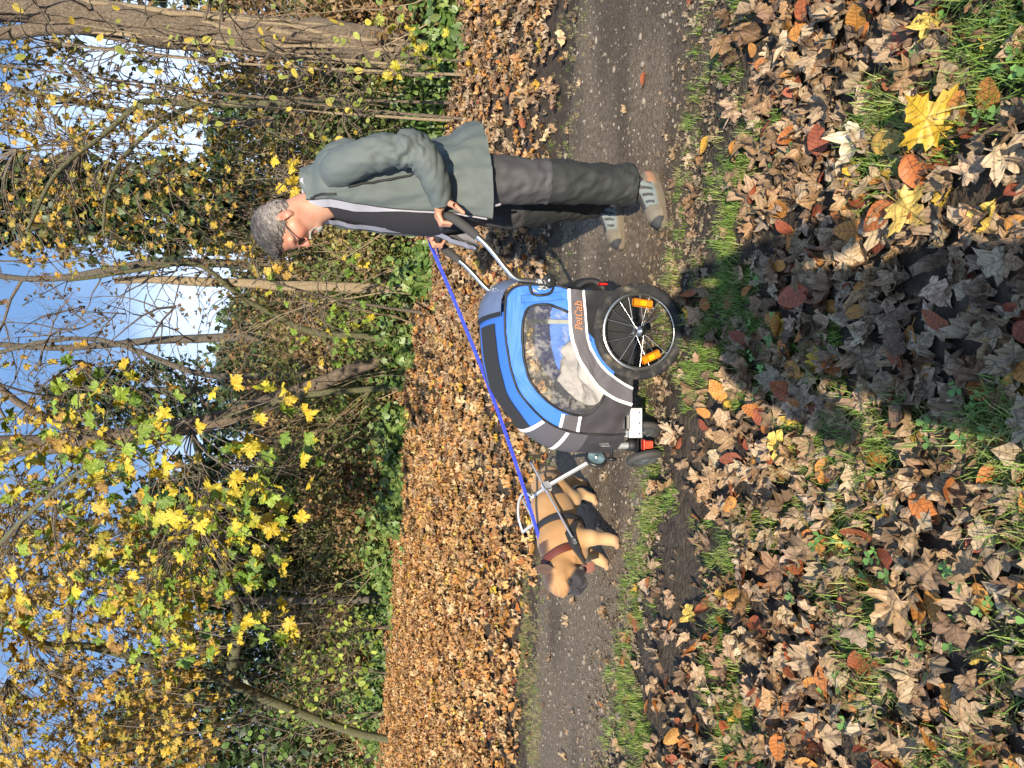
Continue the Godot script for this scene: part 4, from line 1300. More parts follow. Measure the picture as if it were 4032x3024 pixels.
	# a buckle on the nose
	var bp: Vector3 = cross.call(60, 0.10, 0.010)
	mb.box(bp, Vector3(0.003, 0.0, 0.002), Vector3(0, 0.022, 0), Vector3(-0.006, 0, 0.012), 0.002)
	part(t, "buckle", mb.mesh(), zinc)
	# floor, cushion, inside frame
	mb = MB.new()
	mb.box(Vector3(0.09, 0.225, -3.35), Vector3(0.29, 0, 0), Vector3(0, 0.012, 0), Vector3(0, 0, 0.25), 0.006)
	part(t, "floor", mb.mesh(), mat("floor_board", Color(0.20, 0.19, 0.17), 0.8))
	mb = MB.new()
	for k in 26:
		for j in 22:
			var x := -0.15 + 0.5 * k / 25.0
			var z := -3.14 - 0.42 * j / 21.0
			var e := smoothstep(0.0, 0.15, k / 25.0) * smoothstep(1.0, 0.85, k / 25.0) * smoothstep(0.0, 0.2, j / 21.0) * smoothstep(1.0, 0.8, j / 21.0)
			mb.add(Vector3(x, 0.24 + (0.13 + 0.10 * noise.get_noise_2d(x * 300.0, z * 300.0) + 0.03 * noise2.get_noise_2d(x * 700.0, z * 700.0)) * e, z))
	for k in 25:
		for j in 21: mb.quad(k * 22 + j, k * 22 + j + 1, (k + 1) * 22 + j + 1, (k + 1) * 22 + j)
	part(t, "cushion", mb.mesh(), mat("grey_fleece", Color(0.42, 0.40, 0.39), 0.95))
	mb = MB.new()
	for z in [ZN - 0.065, ZF + 0.065]:
		mb.tube(curve([Vector3(0.385, 0.22, z), Vector3(0.395, 0.6, z), Vector3(0.36, 0.735, z), Vector3(0.2, 0.745, z), Vector3(0.04, 0.715, z), Vector3(-0.1, 0.61, z), Vector3(-0.175, 0.45, z), Vector3(-0.185, 0.22, z), Vector3(0.1, 0.212, z), Vector3(0.385, 0.22, z)], 5), range(46).map(func(_k): return 0.009), 6)
	mb.tube([Vector3(0.395, 0.6, ZN), Vector3(0.395, 0.6, ZF)], [0.009, 0.009], 6)
	mb.tube([Vector3(-0.13, 0.54, ZN - 0.03), Vector3(-0.13, 0.54, ZF + 0.03)], [0.009, 0.009], 6)
	mb.tube([Vector3(0.221, 0.2, -3.0), Vector3(0.221, 0.2, -3.7)], [0.010, 0.010], 8)
	part(t, "frame", mb.mesh(), zinc)
	mb = MB.new()
	mb.strip([Vector3(0.33, 0.57, -3.56), Vector3(0.1, 0.565, -3.57), Vector3(-0.12, 0.545, -3.56)], [0.016, 0.016, 0.016], [Vector3.UP, Vector3.UP, Vector3.UP])
	mb.strip([Vector3(0.30, 0.72, -3.55), Vector3(0.30, 0.25, -3.57)], [0.02, 0.02], [Vector3.RIGHT, Vector3.RIGHT])
	part(t, "inner_strap", mb.mesh(), mat("grey_webbing", Color(0.34, 0.36, 0.32), 0.8))

	var wall := S1.duplicate()
	wall.append_array([Vector2(0.1, 0.235), Vector2(0.393, 0.24)])
	part(t, "inner_wall", sheet(wall, true, -0.016), blue)
	part(t, "inner_wall", sheet([Vector2(-0.02, 0.37), Vector2(-0.118, 0.43), Vector2(-0.175, 0.24), Vector2(-0.08, 0.235)], true, -0.016), blue)
	part(t, "inner_stripe", band(S1, 0.012, true, -0.020), white)

	# big wheels
	for s in [0, 1]:
		var wc := Vector3(0.221, 0.203, -3.025 if s == 0 else -3.675)
		var w := wheel(t, "wheel", wc, Vector3(0, 0, 1), 0.203, 0.042, rubber, steel, 20)
		for a in [-0.5, 2.12]:
			var d := Vector3(cos(a + 0.6), -sin(a + 0.6) * 1.0, 0)
			var tang := Vector3(-d.y, d.x, 0)
			mb = MB.new()
			mb.box(wc + d * 0.118 + Vector3(0, 0, 0.006), tang * 0.045, d * 0.017, Vector3(0, 0, 0.007), 0.006)
			var rf := part(w, "reflector", mb.mesh(), mat("amber_plastic", Color(0.62, 0.19, 0.01), 0.25))
			mb = MB.new()
			mb.box(wc + d * 0.118 + Vector3(0, 0, 0.012), tang * 0.016, d * 0.013, Vector3(0, 0, 0.003), 0.002)
			part(rf, "reflector_lens", mb.mesh(), mat("amber_lens", Color(0.85, 0.33, 0.01), 0.15))
	# handlebar
	var bar := curve([Vector3(0.427, 0.575, -3.105), Vector3(0.428, 0.66, -3.105), Vector3(0.437, 0.715, -3.105), Vector3(0.475, 0.757, -3.105), Vector3(0.576, 0.845, -3.105), Vector3(0.655, 0.945, -3.11), Vector3(0.684, 0.985, -3.13), Vector3(0.693, 0.997, -3.18), Vector3(0.680, 0.995, -3.35), Vector3(0.665, 0.985, -3.52), Vector3(0.652, 0.970, -3.57), Vector3(0.628, 0.935, -3.595), Vector3(0.560, 0.845, -3.60), Vector3(0.470, 0.757, -3.60), Vector3(0.437, 0.715, -3.60), Vector3(0.428, 0.66, -3.60), Vector3(0.427, 0.575, -3.60)], 6)
	mb = MB.new()
	mb.tube(bar, bar.map(func(_p): return 0.0125), 12)
	var hb := part(t, "handlebar", mb.mesh(), steel)
	mb = MB.new()
	var lo := 26
	var seg := bar.slice(lo, bar.size() - lo)
	mb.tube(seg, seg.map(func(_p): return 0.0195), 14)
	part(hb, "foam_grip", mb.mesh(), foam)
	for z in [-3.07, -3.635]:
		var e := 1.0 if z > -3.3 else -1.0
		mb = MB.new()
		for k in 1:
			var pr := []
			mb.lathe(Vector3(0.427, 0.585, z), Vector3(0, 0, e), [Vector2(0.0, 0.016), Vector2(0.022, 0.016), Vector2(0.029, 0.012), Vector2(0.030, 0.004), Vector2(0.026, 0.0), Vector2(0.012, -0.002), Vector2(0.012, -0.03)], 28)
		for k in mb.v.size():
			var q := mb.v[k] - Vector3(0.427, 0.585, 0)
			var a := atan2(q.y, q.x)
			var rr := Vector2(q.x, q.y).length()
			if rr > 0.02: mb.v[k] = Vector3(0.427, 0.585, 0) + Vector3(q.x * (1.0 + 0.09 * cos(a * 8.0)), q.y * (1.0 + 0.09 * cos(a * 8.0)), q.z)
		var kn := part(t, "clamp_knob", mb.mesh(), mat("black_plastic", Color(0.018, 0.018, 0.018), 0.35))
		mb = MB.new()
		mb.lathe(Vector3(0.427, 0.585, z), Vector3(0, 0, e), [Vector2(0.0, 0.020), Vector2(0.008, 0.020), Vector2(0.009, 0.015)], 6)
		part(kn, "bolt", mb.mesh(), steel)
		mb = MB.new()
		mb.box(Vector3(0.415, 0.60, z - 0.025 * e), Vector3(0.022, 0, 0), Vector3(0, 0.032, 0), Vector3(0, 0, 0.010), 0.003)
		mb.box(Vector3(0.39, 0.632, z - 0.02 * e), Vector3(0.012, 0, 0), Vector3(0, 0.02, 0), Vector3(0, 0, 0.008), 0.003)
		part(t, "handle_bracket", mb.mesh(), zinc)
	# pouch and tail reflector
	mb = MB.new()
	mb.tube(curve([Vector3(0.41, 0.44, -3.2), Vector3(0.435, 0.41, -3.2), Vector3(0.44, 0.36, -3.2), Vector3(0.41, 0.32, -3.2)], 5), range(16).map(func(k): return 0.022), 8, Color.WHITE, true, 4.0, Vector3(1, 0, 0))
	part(t, "pouch", mb.mesh(), black)
	mb = MB.new()
	mb.box(Vector3(0.425, 0.335, -3.11), Vector3(0.006, 0.0, 0), Vector3(0, 0.018, 0), Vector3(0, 0, 0.012), 0.002)
	part(t, "tail_reflector", mb.mesh(), mat("red_plastic", Color(0.60, 0.02, 0.02), 0.25))
	# front bracket, hitch and castors
	mb = MB.new()
	mb.box(Vector3(-0.168, 0.187, -3.11), Vector3(0.064, 0, 0), Vector3(0, 0.031, 0), Vector3(0, 0, 0.003), 0.003)
	mb.box(Vector3(-0.168, 0.217, -3.135), Vector3(0.064, 0, 0), Vector3(0, 0.003, 0), Vector3(0, 0, 0.025), 0.002)
	var pl := part(t, "side_bracket", mb.mesh(), mat("white_painted_steel", Color(0.62, 0.62, 0.57), 0.4))
	for k in 3:
		mb = MB.new()
		mb.lathe(Vector3(-0.122 - 0.046 * k, 0.168, -3.1065), Vector3(0, 0, 1), [Vector2(0.0, 0.001), Vector2(0.0035, 0.001), Vector2(0.004, 0.0)], 10)
		part(pl, "hole", mb.mesh(), black)
	for k in 2:
		var cc: Vector3 = [Vector3(-0.215, 0.088, -3.27), Vector3(-0.335, 0.088, -3.235)][k]
		var ax := Vector3(-1, -0.1, 0.42).normalized() if k == 1 else Vector3(-1, 0.05, 0.5).normalized()
		var cw := wheel(t, "castor_wheel", cc, ax, 0.088, 0.036, mat("castor_rubber", Color(0.05, 0.047, 0.042), 0.75), mat("grey_plastic", Color(0.10, 0.11, 0.11), 0.4), 0)
		mb = MB.new()
		mb.lathe(cc, ax, [Vector2(0.0, 0.016), Vector2(0.02, 0.016), Vector2(0.024, 0.006), Vector2(0.062, 0.010), Vector2(0.062, -0.010), Vector2(0.02, -0.016), Vector2(0.0, -0.016)], 24)
		part(cw, "castor_hub", mb.mesh(), mat("grey_plastic", Color(0.10, 0.11, 0.11), 0.4))
	mb = MB.new()
	mb.tube([Vector3(-0.275, 0.215, -3.25), Vector3(-0.275, 0.16, -3.25)], [0.016, 0.016], 12)
	part(t, "swivel_post", mb.mesh(), zinc)
	mb = MB.new()
	mb.lathe(Vector3(-0.275, 0.165, -3.25), Vector3(0, -1, 0), [Vector2(0.0, -0.004), Vector2(0.026, -0.002), Vector2(0.028, 0.02), Vector2(0.024, 0.034), Vector2(0.0, 0.036)], 16)
	mb.box(Vector3(-0.275, 0.105, -3.25), Vector3(0.055, 0, 0), Vector3(0, 0.010, 0), Vector3(0, 0, 0.012), 0.004)
	mb.box(Vector3(-0.25, 0.19, -3.3), Vector3(0.03, 0, 0), Vector3(0, 0.012, 0), Vector3(0, 0, 0.06), 0.004)
	part(t, "castor_fork", mb.mesh(), black)
	mb = MB.new()
	mb.box(Vector3(-0.272, 0.085, -3.212), Vector3(0.020, 0, 0), Vector3(0, 0.022, 0), Vector3(0, 0, 0.012), 0.004)
	mb.box(Vector3(-0.272, 0.110, -3.205), Vector3(0.026, 0, 0), Vector3(0, 0.006, 0), Vector3(0, 0, 0.008), 0.003)
	part(t, "brake_lever", mb.mesh(), mat("red_orange_plastic", Color(0.78, 0.07, 0.03), 0.4))
	mb = MB.new()
	mb.lathe(Vector3(-0.335, 0.225, -3.30), Vector3(-1, 0, 0), [Vector2(0.0, 0.012), Vector2(0.022, 0.012), Vector2(0.026, 0.004), Vector2(0.022, 0.0), Vector2(0.008, -0.002), Vector2(0.008, -0.04)], 18)
	part(t, "front_knob", mb.mesh(), mat("black_plastic", Color(0.018, 0.018, 0.018), 0.35))

# ---------------------------------------------------------------- people
func loft(keys: Array, sub: int, segs: int, phi0: float, phi1: float, fold: Callable, colour = null) -> MB:
	# keys: [centre, front half-axis, side half-axis]; phi 0 is the front, growing to the near side
	var cs := curve(keys.map(func(k): return k[0]), sub)
	var fs := curve(keys.map(func(k): return k[1]), sub)
	var ss := curve(keys.map(func(k): return k[2]), sub)
	var mb := MB.new()
	var closed := absf(phi1 - phi0 - TAU) < 0.001
	var w := segs if closed else segs + 1
	for k in cs.size():
		var v := float(k) / (cs.size() - 1)
		for j in w:
			var a := lerpf(phi0, phi1, float(j) / segs)
			var dir: Vector3 = fs[k] * cos(a) + ss[k] * sin(a)
			var p: Vector3 = cs[k] + dir
			p += dir.normalized() * fold.call(p, v, a)
			mb.add(p, colour.call(p, v, a) if colour else Color.WHITE, Vector2(float(j) / segs, v))
	for k in cs.size() - 1:
		for j in segs:
			var e := k * w
			var j2 := (j + 1) % w if closed else j + 1
			mb.quad(e + j, e + j2, e + w + j2, e + w + j)
	return mb

func hand(mb: MB, wrist: Vector3, bar: Callable, dz: float, thumb: Array, skin: Callable) -> void:
	# four fingers closed round the bar, one beside the other along z, and the thumb
	var c: Vector3 = bar.call(1.5 * dz)
	var fd := Field.new(c - Vector3(0.08, 0.10, 0.09), c + Vector3(0.13, 0.09, 0.09), 0.0032)
	var rad := [0.0092, 0.0098, 0.0094, 0.0082]
	for k in 4:
		var b: Vector3 = bar.call(k * dz)
		var pt := []
		for a in [[78.0, 0.038], [140.0, 0.035], [205.0, 0.031], [262.0, 0.0295]]:
			pt.append(b + Vector3(cos(deg_to_rad(a[0])), sin(deg_to_rad(a[0])), 0) * (a[1] - (0.003 if k == 3 else 0.0)))
		fd.cap(wrist + Vector3(0, 0, (k - 1.5) * dz * 0.45), pt[0], 0.019, 0.0125, 0.012)
		fd.cap(pt[0], pt[1], rad[k] + 0.0012, rad[k], 0.004)
		fd.cap(pt[1], pt[2], rad[k], rad[k] - 0.0008, 0.003)
		fd.cap(pt[2], pt[3], rad[k] - 0.0008, rad[k] - 0.002, 0.003)
	fd.cap(thumb[0], thumb[1], 0.0150, 0.0118, 0.010)
	fd.cap(thumb[1], thumb[2], 0.0118, 0.0088, 0.004)
	fd.cap(wrist, wrist + Vector3(0.06, 0.02, 0), 0.024, 0.026, 0.015)
	fd.build(mb, skin)

func build_man() -> void:
	var t := thing("person", "grey-haired man in open grey-green jacket and sunglasses pushing the pet trailer, looking down", "person", Vector3(0.87, 0.0, -3.42))
	var F := Vector3(-0.94, 0, 0.342)
	var N := Vector3(0.342, 0, 0.94)
	var zero := func(_p: Vector3, _v: float, _a: float) -> float: return 0.0

	# --- skin: body, neck, head and hands
	var body := MB.new()
	var skin := func(p: Vector3) -> Color:
		var n := noise.get_noise_3dv(p * 900.0)
		var c := Color(0.46, 0.25, 0.155).lerp(Color(0.48, 0.205, 0.13), clampf(0.5 + 0.9 * n, 0.0, 1.0))
		return c
	var fb := Field.new(Vector3(0.60, 0.02, -3.85), Vector3(1.1, 1.50, -3.05), 0.016)
	fb.cap(Vector3(0.86, 1.0, -3.40), Vector3(0.85, 1.38, -3.38), 0.12, 0.12, 0.05)
	fb.cap(Vector3(0.86, 1.40, -3.25), Vector3(0.86, 1.40, -3.50), 0.045, 0.045, 0.04)
	fb.cap(Vector3(0.85, 1.38, -3.38), Vector3(0.80, 1.49, -3.37), 0.08, 0.058, 0.04)
	fb.cap(Vector3(0.88, 0.93, -3.30), Vector3(0.89, 0.52, -3.27), 0.078, 0.055, 0.03)
	fb.cap(Vector3(0.89, 0.52, -3.27), Vector3(0.91, 0.08, -3.28), 0.055, 0.04, 0.03)
	fb.cap(Vector3(0.86, 0.93, -3.48), Vector3(0.86, 0.52, -3.58), 0.078, 0.055, 0.03)
	fb.cap(Vector3(0.86, 0.52, -3.58), Vector3(0.93, 0.08, -3.76), 0.055, 0.04, 0.03)
	fb.build(body, func(p: Vector3) -> Color: return Color(0.03, 0.03, 0.032) if p.y < 0.30 else skin.call(p))
	var HB := Basis(Vector3.UP, deg_to_rad(9.0)) * Basis(Vector3(-cos(deg_to_rad(38.0)), -sin(deg_to_rad(38.0)), 0), Vector3(-sin(deg_to_rad(38.0)), cos(deg_to_rad(38.0)), 0), Vector3(0, 0, -1))
	var HC := Vector3(0.664, 1.652, -3.37)
	# local axes: x out of the face, y to the crown, z to the man's right (away); the near ear is at -z
	var I := Basis()
	var hf := Field.new(Vector3(-0.22, -0.30, -0.13), Vector3(0.15, 0.15, 0.13), 0.0042)
	hf.ell(Vector3(-0.010, 0.035, 0), I, Vector3(0.100, 0.088, 0.077), 0.02)
	hf.ell(Vector3(0.034, -0.035, 0), I, Vector3(0.060, 0.083, 0.061), 0.03)
	for s in [-1.0, 1.0]:
		hf.cap(Vector3(0.0, -0.055, 0.050 * s), Vector3(0.068, -0.103, 0.012 * s), 0.020, 0.020, 0.025)
		hf.cap(Vector3(0.062, -0.028, 0.038 * s), Vector3(0.030, -0.030, 0.055 * s), 0.022, 0.018, 0.02)
		hf.cap(Vector3(0.086, 0.022, 0.010 * s), Vector3(0.076, 0.022, 0.045 * s), 0.011, 0.010, 0.012)
		hf.ell(Vector3(0.099, 0.001, 0.033 * s), I, Vector3(0.013, 0.011, 0.016), 0.010, true)
		hf.ell(Vector3(0.080, 0.0, 0.032 * s), I, Vector3(0.011, 0.011, 0.012), 0.003)
		hf.cap(Vector3(0.099, -0.030, 0.011 * s), Vector3(0.103, -0.033, 0.013 * s), 0.008, 0.007, 0.006)
		hf.cap(Vector3(0.089, -0.066, 0.0), Vector3(0.080, -0.068, 0.020 * s), 0.0075, 0.005, 0.006)
		hf.cap(Vector3(0.087, -0.079, 0.0), Vector3(0.080, -0.077, 0.017 * s), 0.0080, 0.005, 0.006)
		# ear: rim, lobe, hollow
		var ear := Basis(Vector3(0, 0, 1), 0.15) * Basis(Vector3.UP, -0.35 * s)
		hf.ell(Vector3(-0.014, -0.010, 0.080 * s), ear, Vector3(0.021, 0.034, 0.008), 0.006)
		hf.ell(Vector3(-0.006, -0.008, 0.089 * s), ear, Vector3(0.010, 0.018, 0.007), 0.004, true)
		hf.ell(Vector3(-0.004, -0.036, 0.076 * s), ear, Vector3(0.010, 0.012, 0.006), 0.006)
	hf.ell(Vector3(0.076, -0.108, 0), I, Vector3(0.020, 0.017, 0.022), 0.02)
	hf.cap(Vector3(0.088, 0.014, 0), Vector3(0.114, -0.028, 0), 0.0085, 0.0130, 0.012)
	var nb := HB.inverse() * (Vector3(0.795, 1.46, -3.37) - HC)
	hf.cap(Vector3(-0.030, -0.045, 0), nb, 0.060, 0.064, 0.03)
	hf.cap(Vector3(0.02, -0.075, 0), nb + Vector3(0.03, 0, 0), 0.040, 0.050, 0.03)
	var hm := MB.new()
	var face := func(p: Vector3) -> Color:
		var c: Color = skin.call(p * 1.3)
		var nose := exp(-p.distance_squared_to(Vector3(0.112, -0.026, 0)) / 0.0006)
		var cheek := exp(-p.distance_squared_to(Vector3(0.068, -0.028, -0.05)) / 0.0009)
		c = c.lerp(Color(0.55, 0.14, 0.10), 0.55 * nose + 0.45 * cheek)
		var lip := exp(-p.distance_squared_to(Vector3(0.092, -0.073, 0)) / 0.00022)
		c = c.lerp(Color(0.40, 0.14, 0.11), 0.7 * lip)
		var ear := exp(-p.distance_squared_to(Vector3(-0.02, -0.008, -0.088)) / 0.0005)
		c = c.lerp(Color(0.55, 0.17, 0.12), 0.6 * ear)
		# grey stubble along jaw and at the temples
		var jaw := smoothstep(-0.045, -0.085, p.y) * smoothstep(-0.02, 0.05, p.x)
		c = c.lerp(Color(0.36, 0.27, 0.22), 0.35 * jaw * clampf(0.6 + noise2.get_noise_3dv(p * 4000.0), 0.0, 1.0))
		return c
	hf.build(hm, face)
	var base := body.v.size()
	for k in hm.v.size(): body.add(HC + HB * hm.v[k], hm.c[k])
	for k in hm.i: body.i.append(base + k)
	hand(body, Vector3(0.752, 1.022, -3.150), func(s: float): return Vector3(0.690, 0.996, -3.140 - s), 0.0205, [Vector3(0.745, 1.008, -3.115), Vector3(0.722, 0.975, -3.088), Vector3(0.695, 0.942, -3.084)], skin)
	hand(body, Vector3(0.725, 1.005, -3.545), func(s: float): return Vector3(0.662, 0.984, -3.560 + s), 0.0205, [Vector3(0.718, 0.995, -3.50), Vector3(0.690, 1.010, -3.475), Vector3(0.655, 1.020, -3.478)], skin)
	var sm := vmat("skin", 0.5)
	sm.subsurf_scatter_enabled = true
	sm.subsurf_scatter_strength = 0.03
	var bd := part(t, "body", body.mesh(), sm)

	# --- hair, beard, glasses
	var hair := Field.new(Vector3(-0.14, -0.12, -0.11), Vector3(0.13, 0.16, 0.11), 0.0042)
	hair.ell(Vector3(-0.012, 0.038, 0), I, Vector3(0.107, 0.094, 0.0815), 0.01)
	hair.ell(Vector3(-0.045, -0.02, 0), I, Vector3(0.064, 0.06, 0.073), 0.02)
	hair.cap(Vector3(0.070, 0.098, -0.03), Vector3(0.072, 0.098, 0.03), 0.018, 0.018, 0.015)
	hair.half(Vector3(0.0, 0.0, 0.0) + Vector3(0.80, -0.60, 0) * 0.016, Vector3(0.80, -0.60, 0), 0.012)
	hair.half(Vector3(0, -0.066, 0), Vector3(0.15, -1, 0).normalized(), 0.012)
	for s in [-1.0, 1.0]: hair.ell(Vector3(-0.012, -0.018, 0.08 * s), I, Vector3(0.026, 0.036, 0.026), 0.006, true)
	hair.rough(noise2, 0.009, Vector3(2600, 5200, 5200))
	hm = MB.new()
	hair.build(hm, func(p: Vector3) -> Color:
		var n := clampf(0.5 + 1.1 * noise2.get_noise_3dv(Vector3(p.x * 2600.0, p.y * 6500.0, p.z * 6500.0)), 0.0, 1.0)
		var crown := smoothstep(0.02, 0.10, p.y + 0.25 * p.x)
		return Color(0.26, 0.215, 0.18).lerp(Color(0.030, 0.026, 0.025), clampf(0.45 * n + 0.55 * crown, 0.0, 1.0)))
	# short strands combed back, dark on the crown and grey at the sides
	var cap_n := hm.v.size()
	for k in 5200:
		var p := hm.v[rng.randi() % cap_n]
		var out := (p - Vector3(-0.012, 0.02, 0)).normalized()
		var crown := smoothstep(0.02, 0.09, p.y + 0.25 * p.x)
		var back := (Vector3(-1.0, -0.45 + 0.5 * crown, 0.15 * signf(p.z)) + rv(0.35)).normalized()
		back = (back - out * back.dot(out)).normalized()
		var l := r(0.010, 0.018) + 0.016 * crown
		var sd := out.cross(back) * r(0.0007, 0.0014)
		var tip := p + back * l + out * r(0.002, 0.007)
		var c := Color(0.030, 0.027, 0.027).lerp(Color(0.40, 0.36, 0.32), clampf(rng.randf() * rng.randf() * 1.6 * (1.15 - 0.75 * crown) + 0.22 * (1.0 - crown), 0.0, 1.0))
		var a0 := hm.add(p - sd, c)
		hm.add(p + sd, c); hm.add(tip, c)
		hm.tri(a0, a0 + 1, a0 + 2)
	for k in hm.v.size(): hm.v[k] = HC + HB * hm.v[k]
	part(t, "hair", hm.mesh(), vmat("grey_hair", 0.55))
	var beard := Field.new(Vector3(0.04, -0.15, -0.05), Vector3(0.14, -0.03, 0.05), 0.0035)
	beard.ell(Vector3(0.084, -0.107, 0), I, Vector3(0.019, 0.022, 0.024), 0.01)
	for s in [-1.0, 1.0]:
		beard.cap(Vector3(0.100, -0.051, 0.003 * s), Vector3(0.088, -0.062, 0.025 * s), 0.0068, 0.0055, 0.005)
		beard.cap(Vector3(0.086, -0.064, 0.026 * s), Vector3(0.080, -0.098, 0.022 * s), 0.0045, 0.008, 0.006)
	beard.rough(noise2, 0.004, Vector3(2500, 1200, 2500))
	hm = MB.new()
	beard.build(hm, func(p: Vector3) -> Color: return Color(0.46, 0.43, 0.38).lerp(Color(0.16, 0.14, 0.12), clampf(0.35 + noise2.get_noise_3dv(p * 3000.0), 0.0, 1.0)))
	for k in hm.v.size(): hm.v[k] = HC + HB * hm.v[k]
	part(t, "beard", hm.mesh(), vmat("grey_hair", 0.55))
	var L := func(x: float, y: float, z: float) -> Vector3: return HC + HB * Vector3(x, y, z)
	var mb := MB.new()
	for s in [-1.0, 1.0]:
		mb.tube([L.call(-0.012, 0.006, 0.083 * s), L.call(0.0, 0.014, 0.083 * s), L.call(0.060, 0.013, 0.077 * s), L.call(0.098, 0.011, 0.066 * s)], [0.0022, 0.0022, 0.0026, 0.0032], 5)
	mb.tube([L.call(0.110, 0.008, -0.011), L.call(0.113, 0.010, 0), L.call(0.110, 0.008, 0.011)], [0.0018, 0.0018, 0.0018], 5)
	var gl := part(t, "glasses", mb.mesh(), mat("dark_frame", Color(0.03, 0.025, 0.03), 0.3))
	for s in [-1.0, 1.0]:
		mb = MB.new()
		var ctr: Vector3 = L.call(0.106, -0.006, 0.038 * s)
		var q := mb.add(ctr)
		for k in 20:
			var a := TAU * k / 20.0
			mb.add(L.call(0.106 - 0.007 * absf(cos(a)) * (1.0 if cos(a) * s > 0.0 else 0.0), -0.006 + 0.019 * sin(a), 0.038 * s + 0.027 * cos(a)))
		for k in 20: mb.tri(q, q + 1 + k, q + 1 + (k + 1) % 20)
		part(gl, "lens", mb.mesh(), mat("tinted_lens", Color(0.03, 0.018, 0.016), 0.12))

	# --- clothes
	var softshell := mat("grey_green_softshell", Color(0.088, 0.106, 0.099), 0.72)
	bumpy(softshell, noise_tex(0.3, Color.BLACK, Color.WHITE, 2, 6, 256), 0.02)
	var lining := mat("pale_grey_lining", Color(0.31, 0.305, 0.335), 0.7)
	var blk := mat("black_zip", Color(0.014, 0.014, 0.015), 0.6)
	var ring := func(y: float, x: float, z: float, a: float, b: float) -> Array: return [Vector3(x, y, z), F * a, N * b]
	var jk := [ring.call(1.565, 0.824, -3.37, 0.090, 0.094), ring.call(1.540, 0.828, -3.37, 0.100, 0.112), ring.call(1.505, 0.840, -3.37, 0.128, 0.178), ring.call(1.455, 0.850, -3.37, 0.148, 0.205), ring.call(1.38, 0.850, -3.37, 0.163, 0.218), ring.call(1.25, 0.845, -3.37, 0.175, 0.218), ring.call(1.10, 0.848, -3.37, 0.180, 0.218), ring.call(0.98, 0.866, -3.37, 0.205, 0.225), ring.call(0.89, 0.884, -3.37, 0.245, 0.238), ring.call(0.82, 0.895, -3.37, 0.275, 0.246)]
	var fold := func(p: Vector3, v: float, a: float) -> float:
		var side := smoothstep(0.5, 1.5, a)
		var drape := noise.get_noise_3d(p.x * 1500.0 + p.y * 250.0, p.y * 260.0, p.z * 1500.0)
		var fine := noise2.get_noise_3d(p.x * 2200.0 - p.y * 900.0, p.y * 1500.0, p.z * 2200.0)
		return 0.016 * drape * (0.45 + side) * smoothstep(0.12, 0.3, v) + 0.006 * fine * smoothstep(0.12, 0.3, v) - 0.02 * exp(-pow((a - 1.15) / 0.30, 2.0)) * smoothstep(0.15, 0.35, v) * smoothstep(0.8, 0.5, v)
	var open := func(mb0: MB, segs: int, rows: int) -> void:
		# draw the front edges apart and let the hem rise toward the back
		for k in rows:
			var v := float(k) / (rows - 1)
			for j in segs + 1:
				var id := k * (segs + 1) + j
				var u := float(j) / segs
				mb0.v[id].y += 0.045 * smoothstep(0.75, 1.0, v) * (0.5 - 0.5 * cos(TAU * u)) - 0.02 * smoothstep(0.9, 1.0, v) * (1.0 - u)
				mb0.v[id] += F * (0.03 * smoothstep(0.9, 1.0, u) * smoothstep(0.5, 1.0, v)) + N * (0.012 * smoothstep(0.06, 0.0, u))
	var p0 := deg_to_rad(24.0)
	var p1 := deg_to_rad(360.0 - 27.0)
	var shell := loft(jk, 6, 96, p0, p1, fold)
	open.call(shell, 96, 55)
	var jacket := part(t, "jacket", shell.mesh(), softshell)
	var jk2 := jk.map(func(k): return [k[0] + Vector3(0, -0.002, 0), k[1] * 0.925, k[2] * 0.93])
	var inner := loft(jk2, 6, 96, p0 - 0.02, p1 + 0.02, fold)
	open.call(inner, 96, 55)
	part(jacket, "lining", inner.mesh(), lining)
	# facing turned out along both front edges, and the zip
	for e in 2:
		var pts := []
		var nw := []
		for k in 55:
			var id := k * 97 + (0 if e == 0 else 96)
			pts.append(shell.v[id])
			nw.append(id)
		mb = MB.new()
		mb.tube(pts, pts.map(func(_p): return 0.0028), 5)
		part(jacket, "zip", mb.mesh(), blk)
		mb = MB.new()
		for k in range(3, 53):
			var s := 1 if e == 0 else -1
			var v := k / 54.0
			var wd := 0.038 * smoothstep(0.04, 0.25, v) * (smoothstep(0.62, 0.45, v) if e == 0 else smoothstep(1.05, 0.9, v) * 1.3)
			var out: Vector3 = F * (0.010 if e == 0 else 0.004)
			mb.add(pts[k] + out * 0.3)
			mb.add(pts[k] + out + (F * 0.12 + N * -s).normalized() * (wd + 0.001))
		for k in 49: mb.quad(k * 2, k * 2 + 1, k * 2 + 3, k * 2 + 2)
		part(jacket, "facing", mb.mesh(), lining)
	# collar lying open on the shoulders
	var col := loft([[Vector3(0.826, 1.530, -3.37), F * 0.104, N * 0.118], [Vector3(0.826, 1.560, -3.37), F * 0.094, N * 0.100], [Vector3(0.822, 1.585, -3.37), F * 0.088, N * 0.090], [Vector3(0.822, 1.592, -3.37), F * 0.082, N * 0.084]], 5, 64, deg_to_rad(38.0), deg_to_rad(322.0), func(p: Vector3, _v: float, _a: float) -> float: return 0.008 * noise.get_noise_3dv(p * 1300.0))
	for k in col.v.size(): col.v[k].y -= 0.055 * smoothstep(0.84, 0.72, col.v[k].x)
	part(jacket, "collar", col.mesh(), softshell)
	var colin := loft([[Vector3(0.818, 1.50, -3.37), F * 0.080, N * 0.088], [Vector3(0.822, 1.596, -3.37), F * 0.080, N * 0.083], [Vector3(0.822, 1.588, -3.37), F * 0.090, N * 0.093]], 5, 48, deg_to_rad(35.0), deg_to_rad(325.0), zero)
	for k in colin.v.size(): colin.v[k].y -= 0.012 + 0.055 * smoothstep(0.84, 0.72, colin.v[k].x)
	part(jacket, "collar_lining", colin.mesh(), lining)
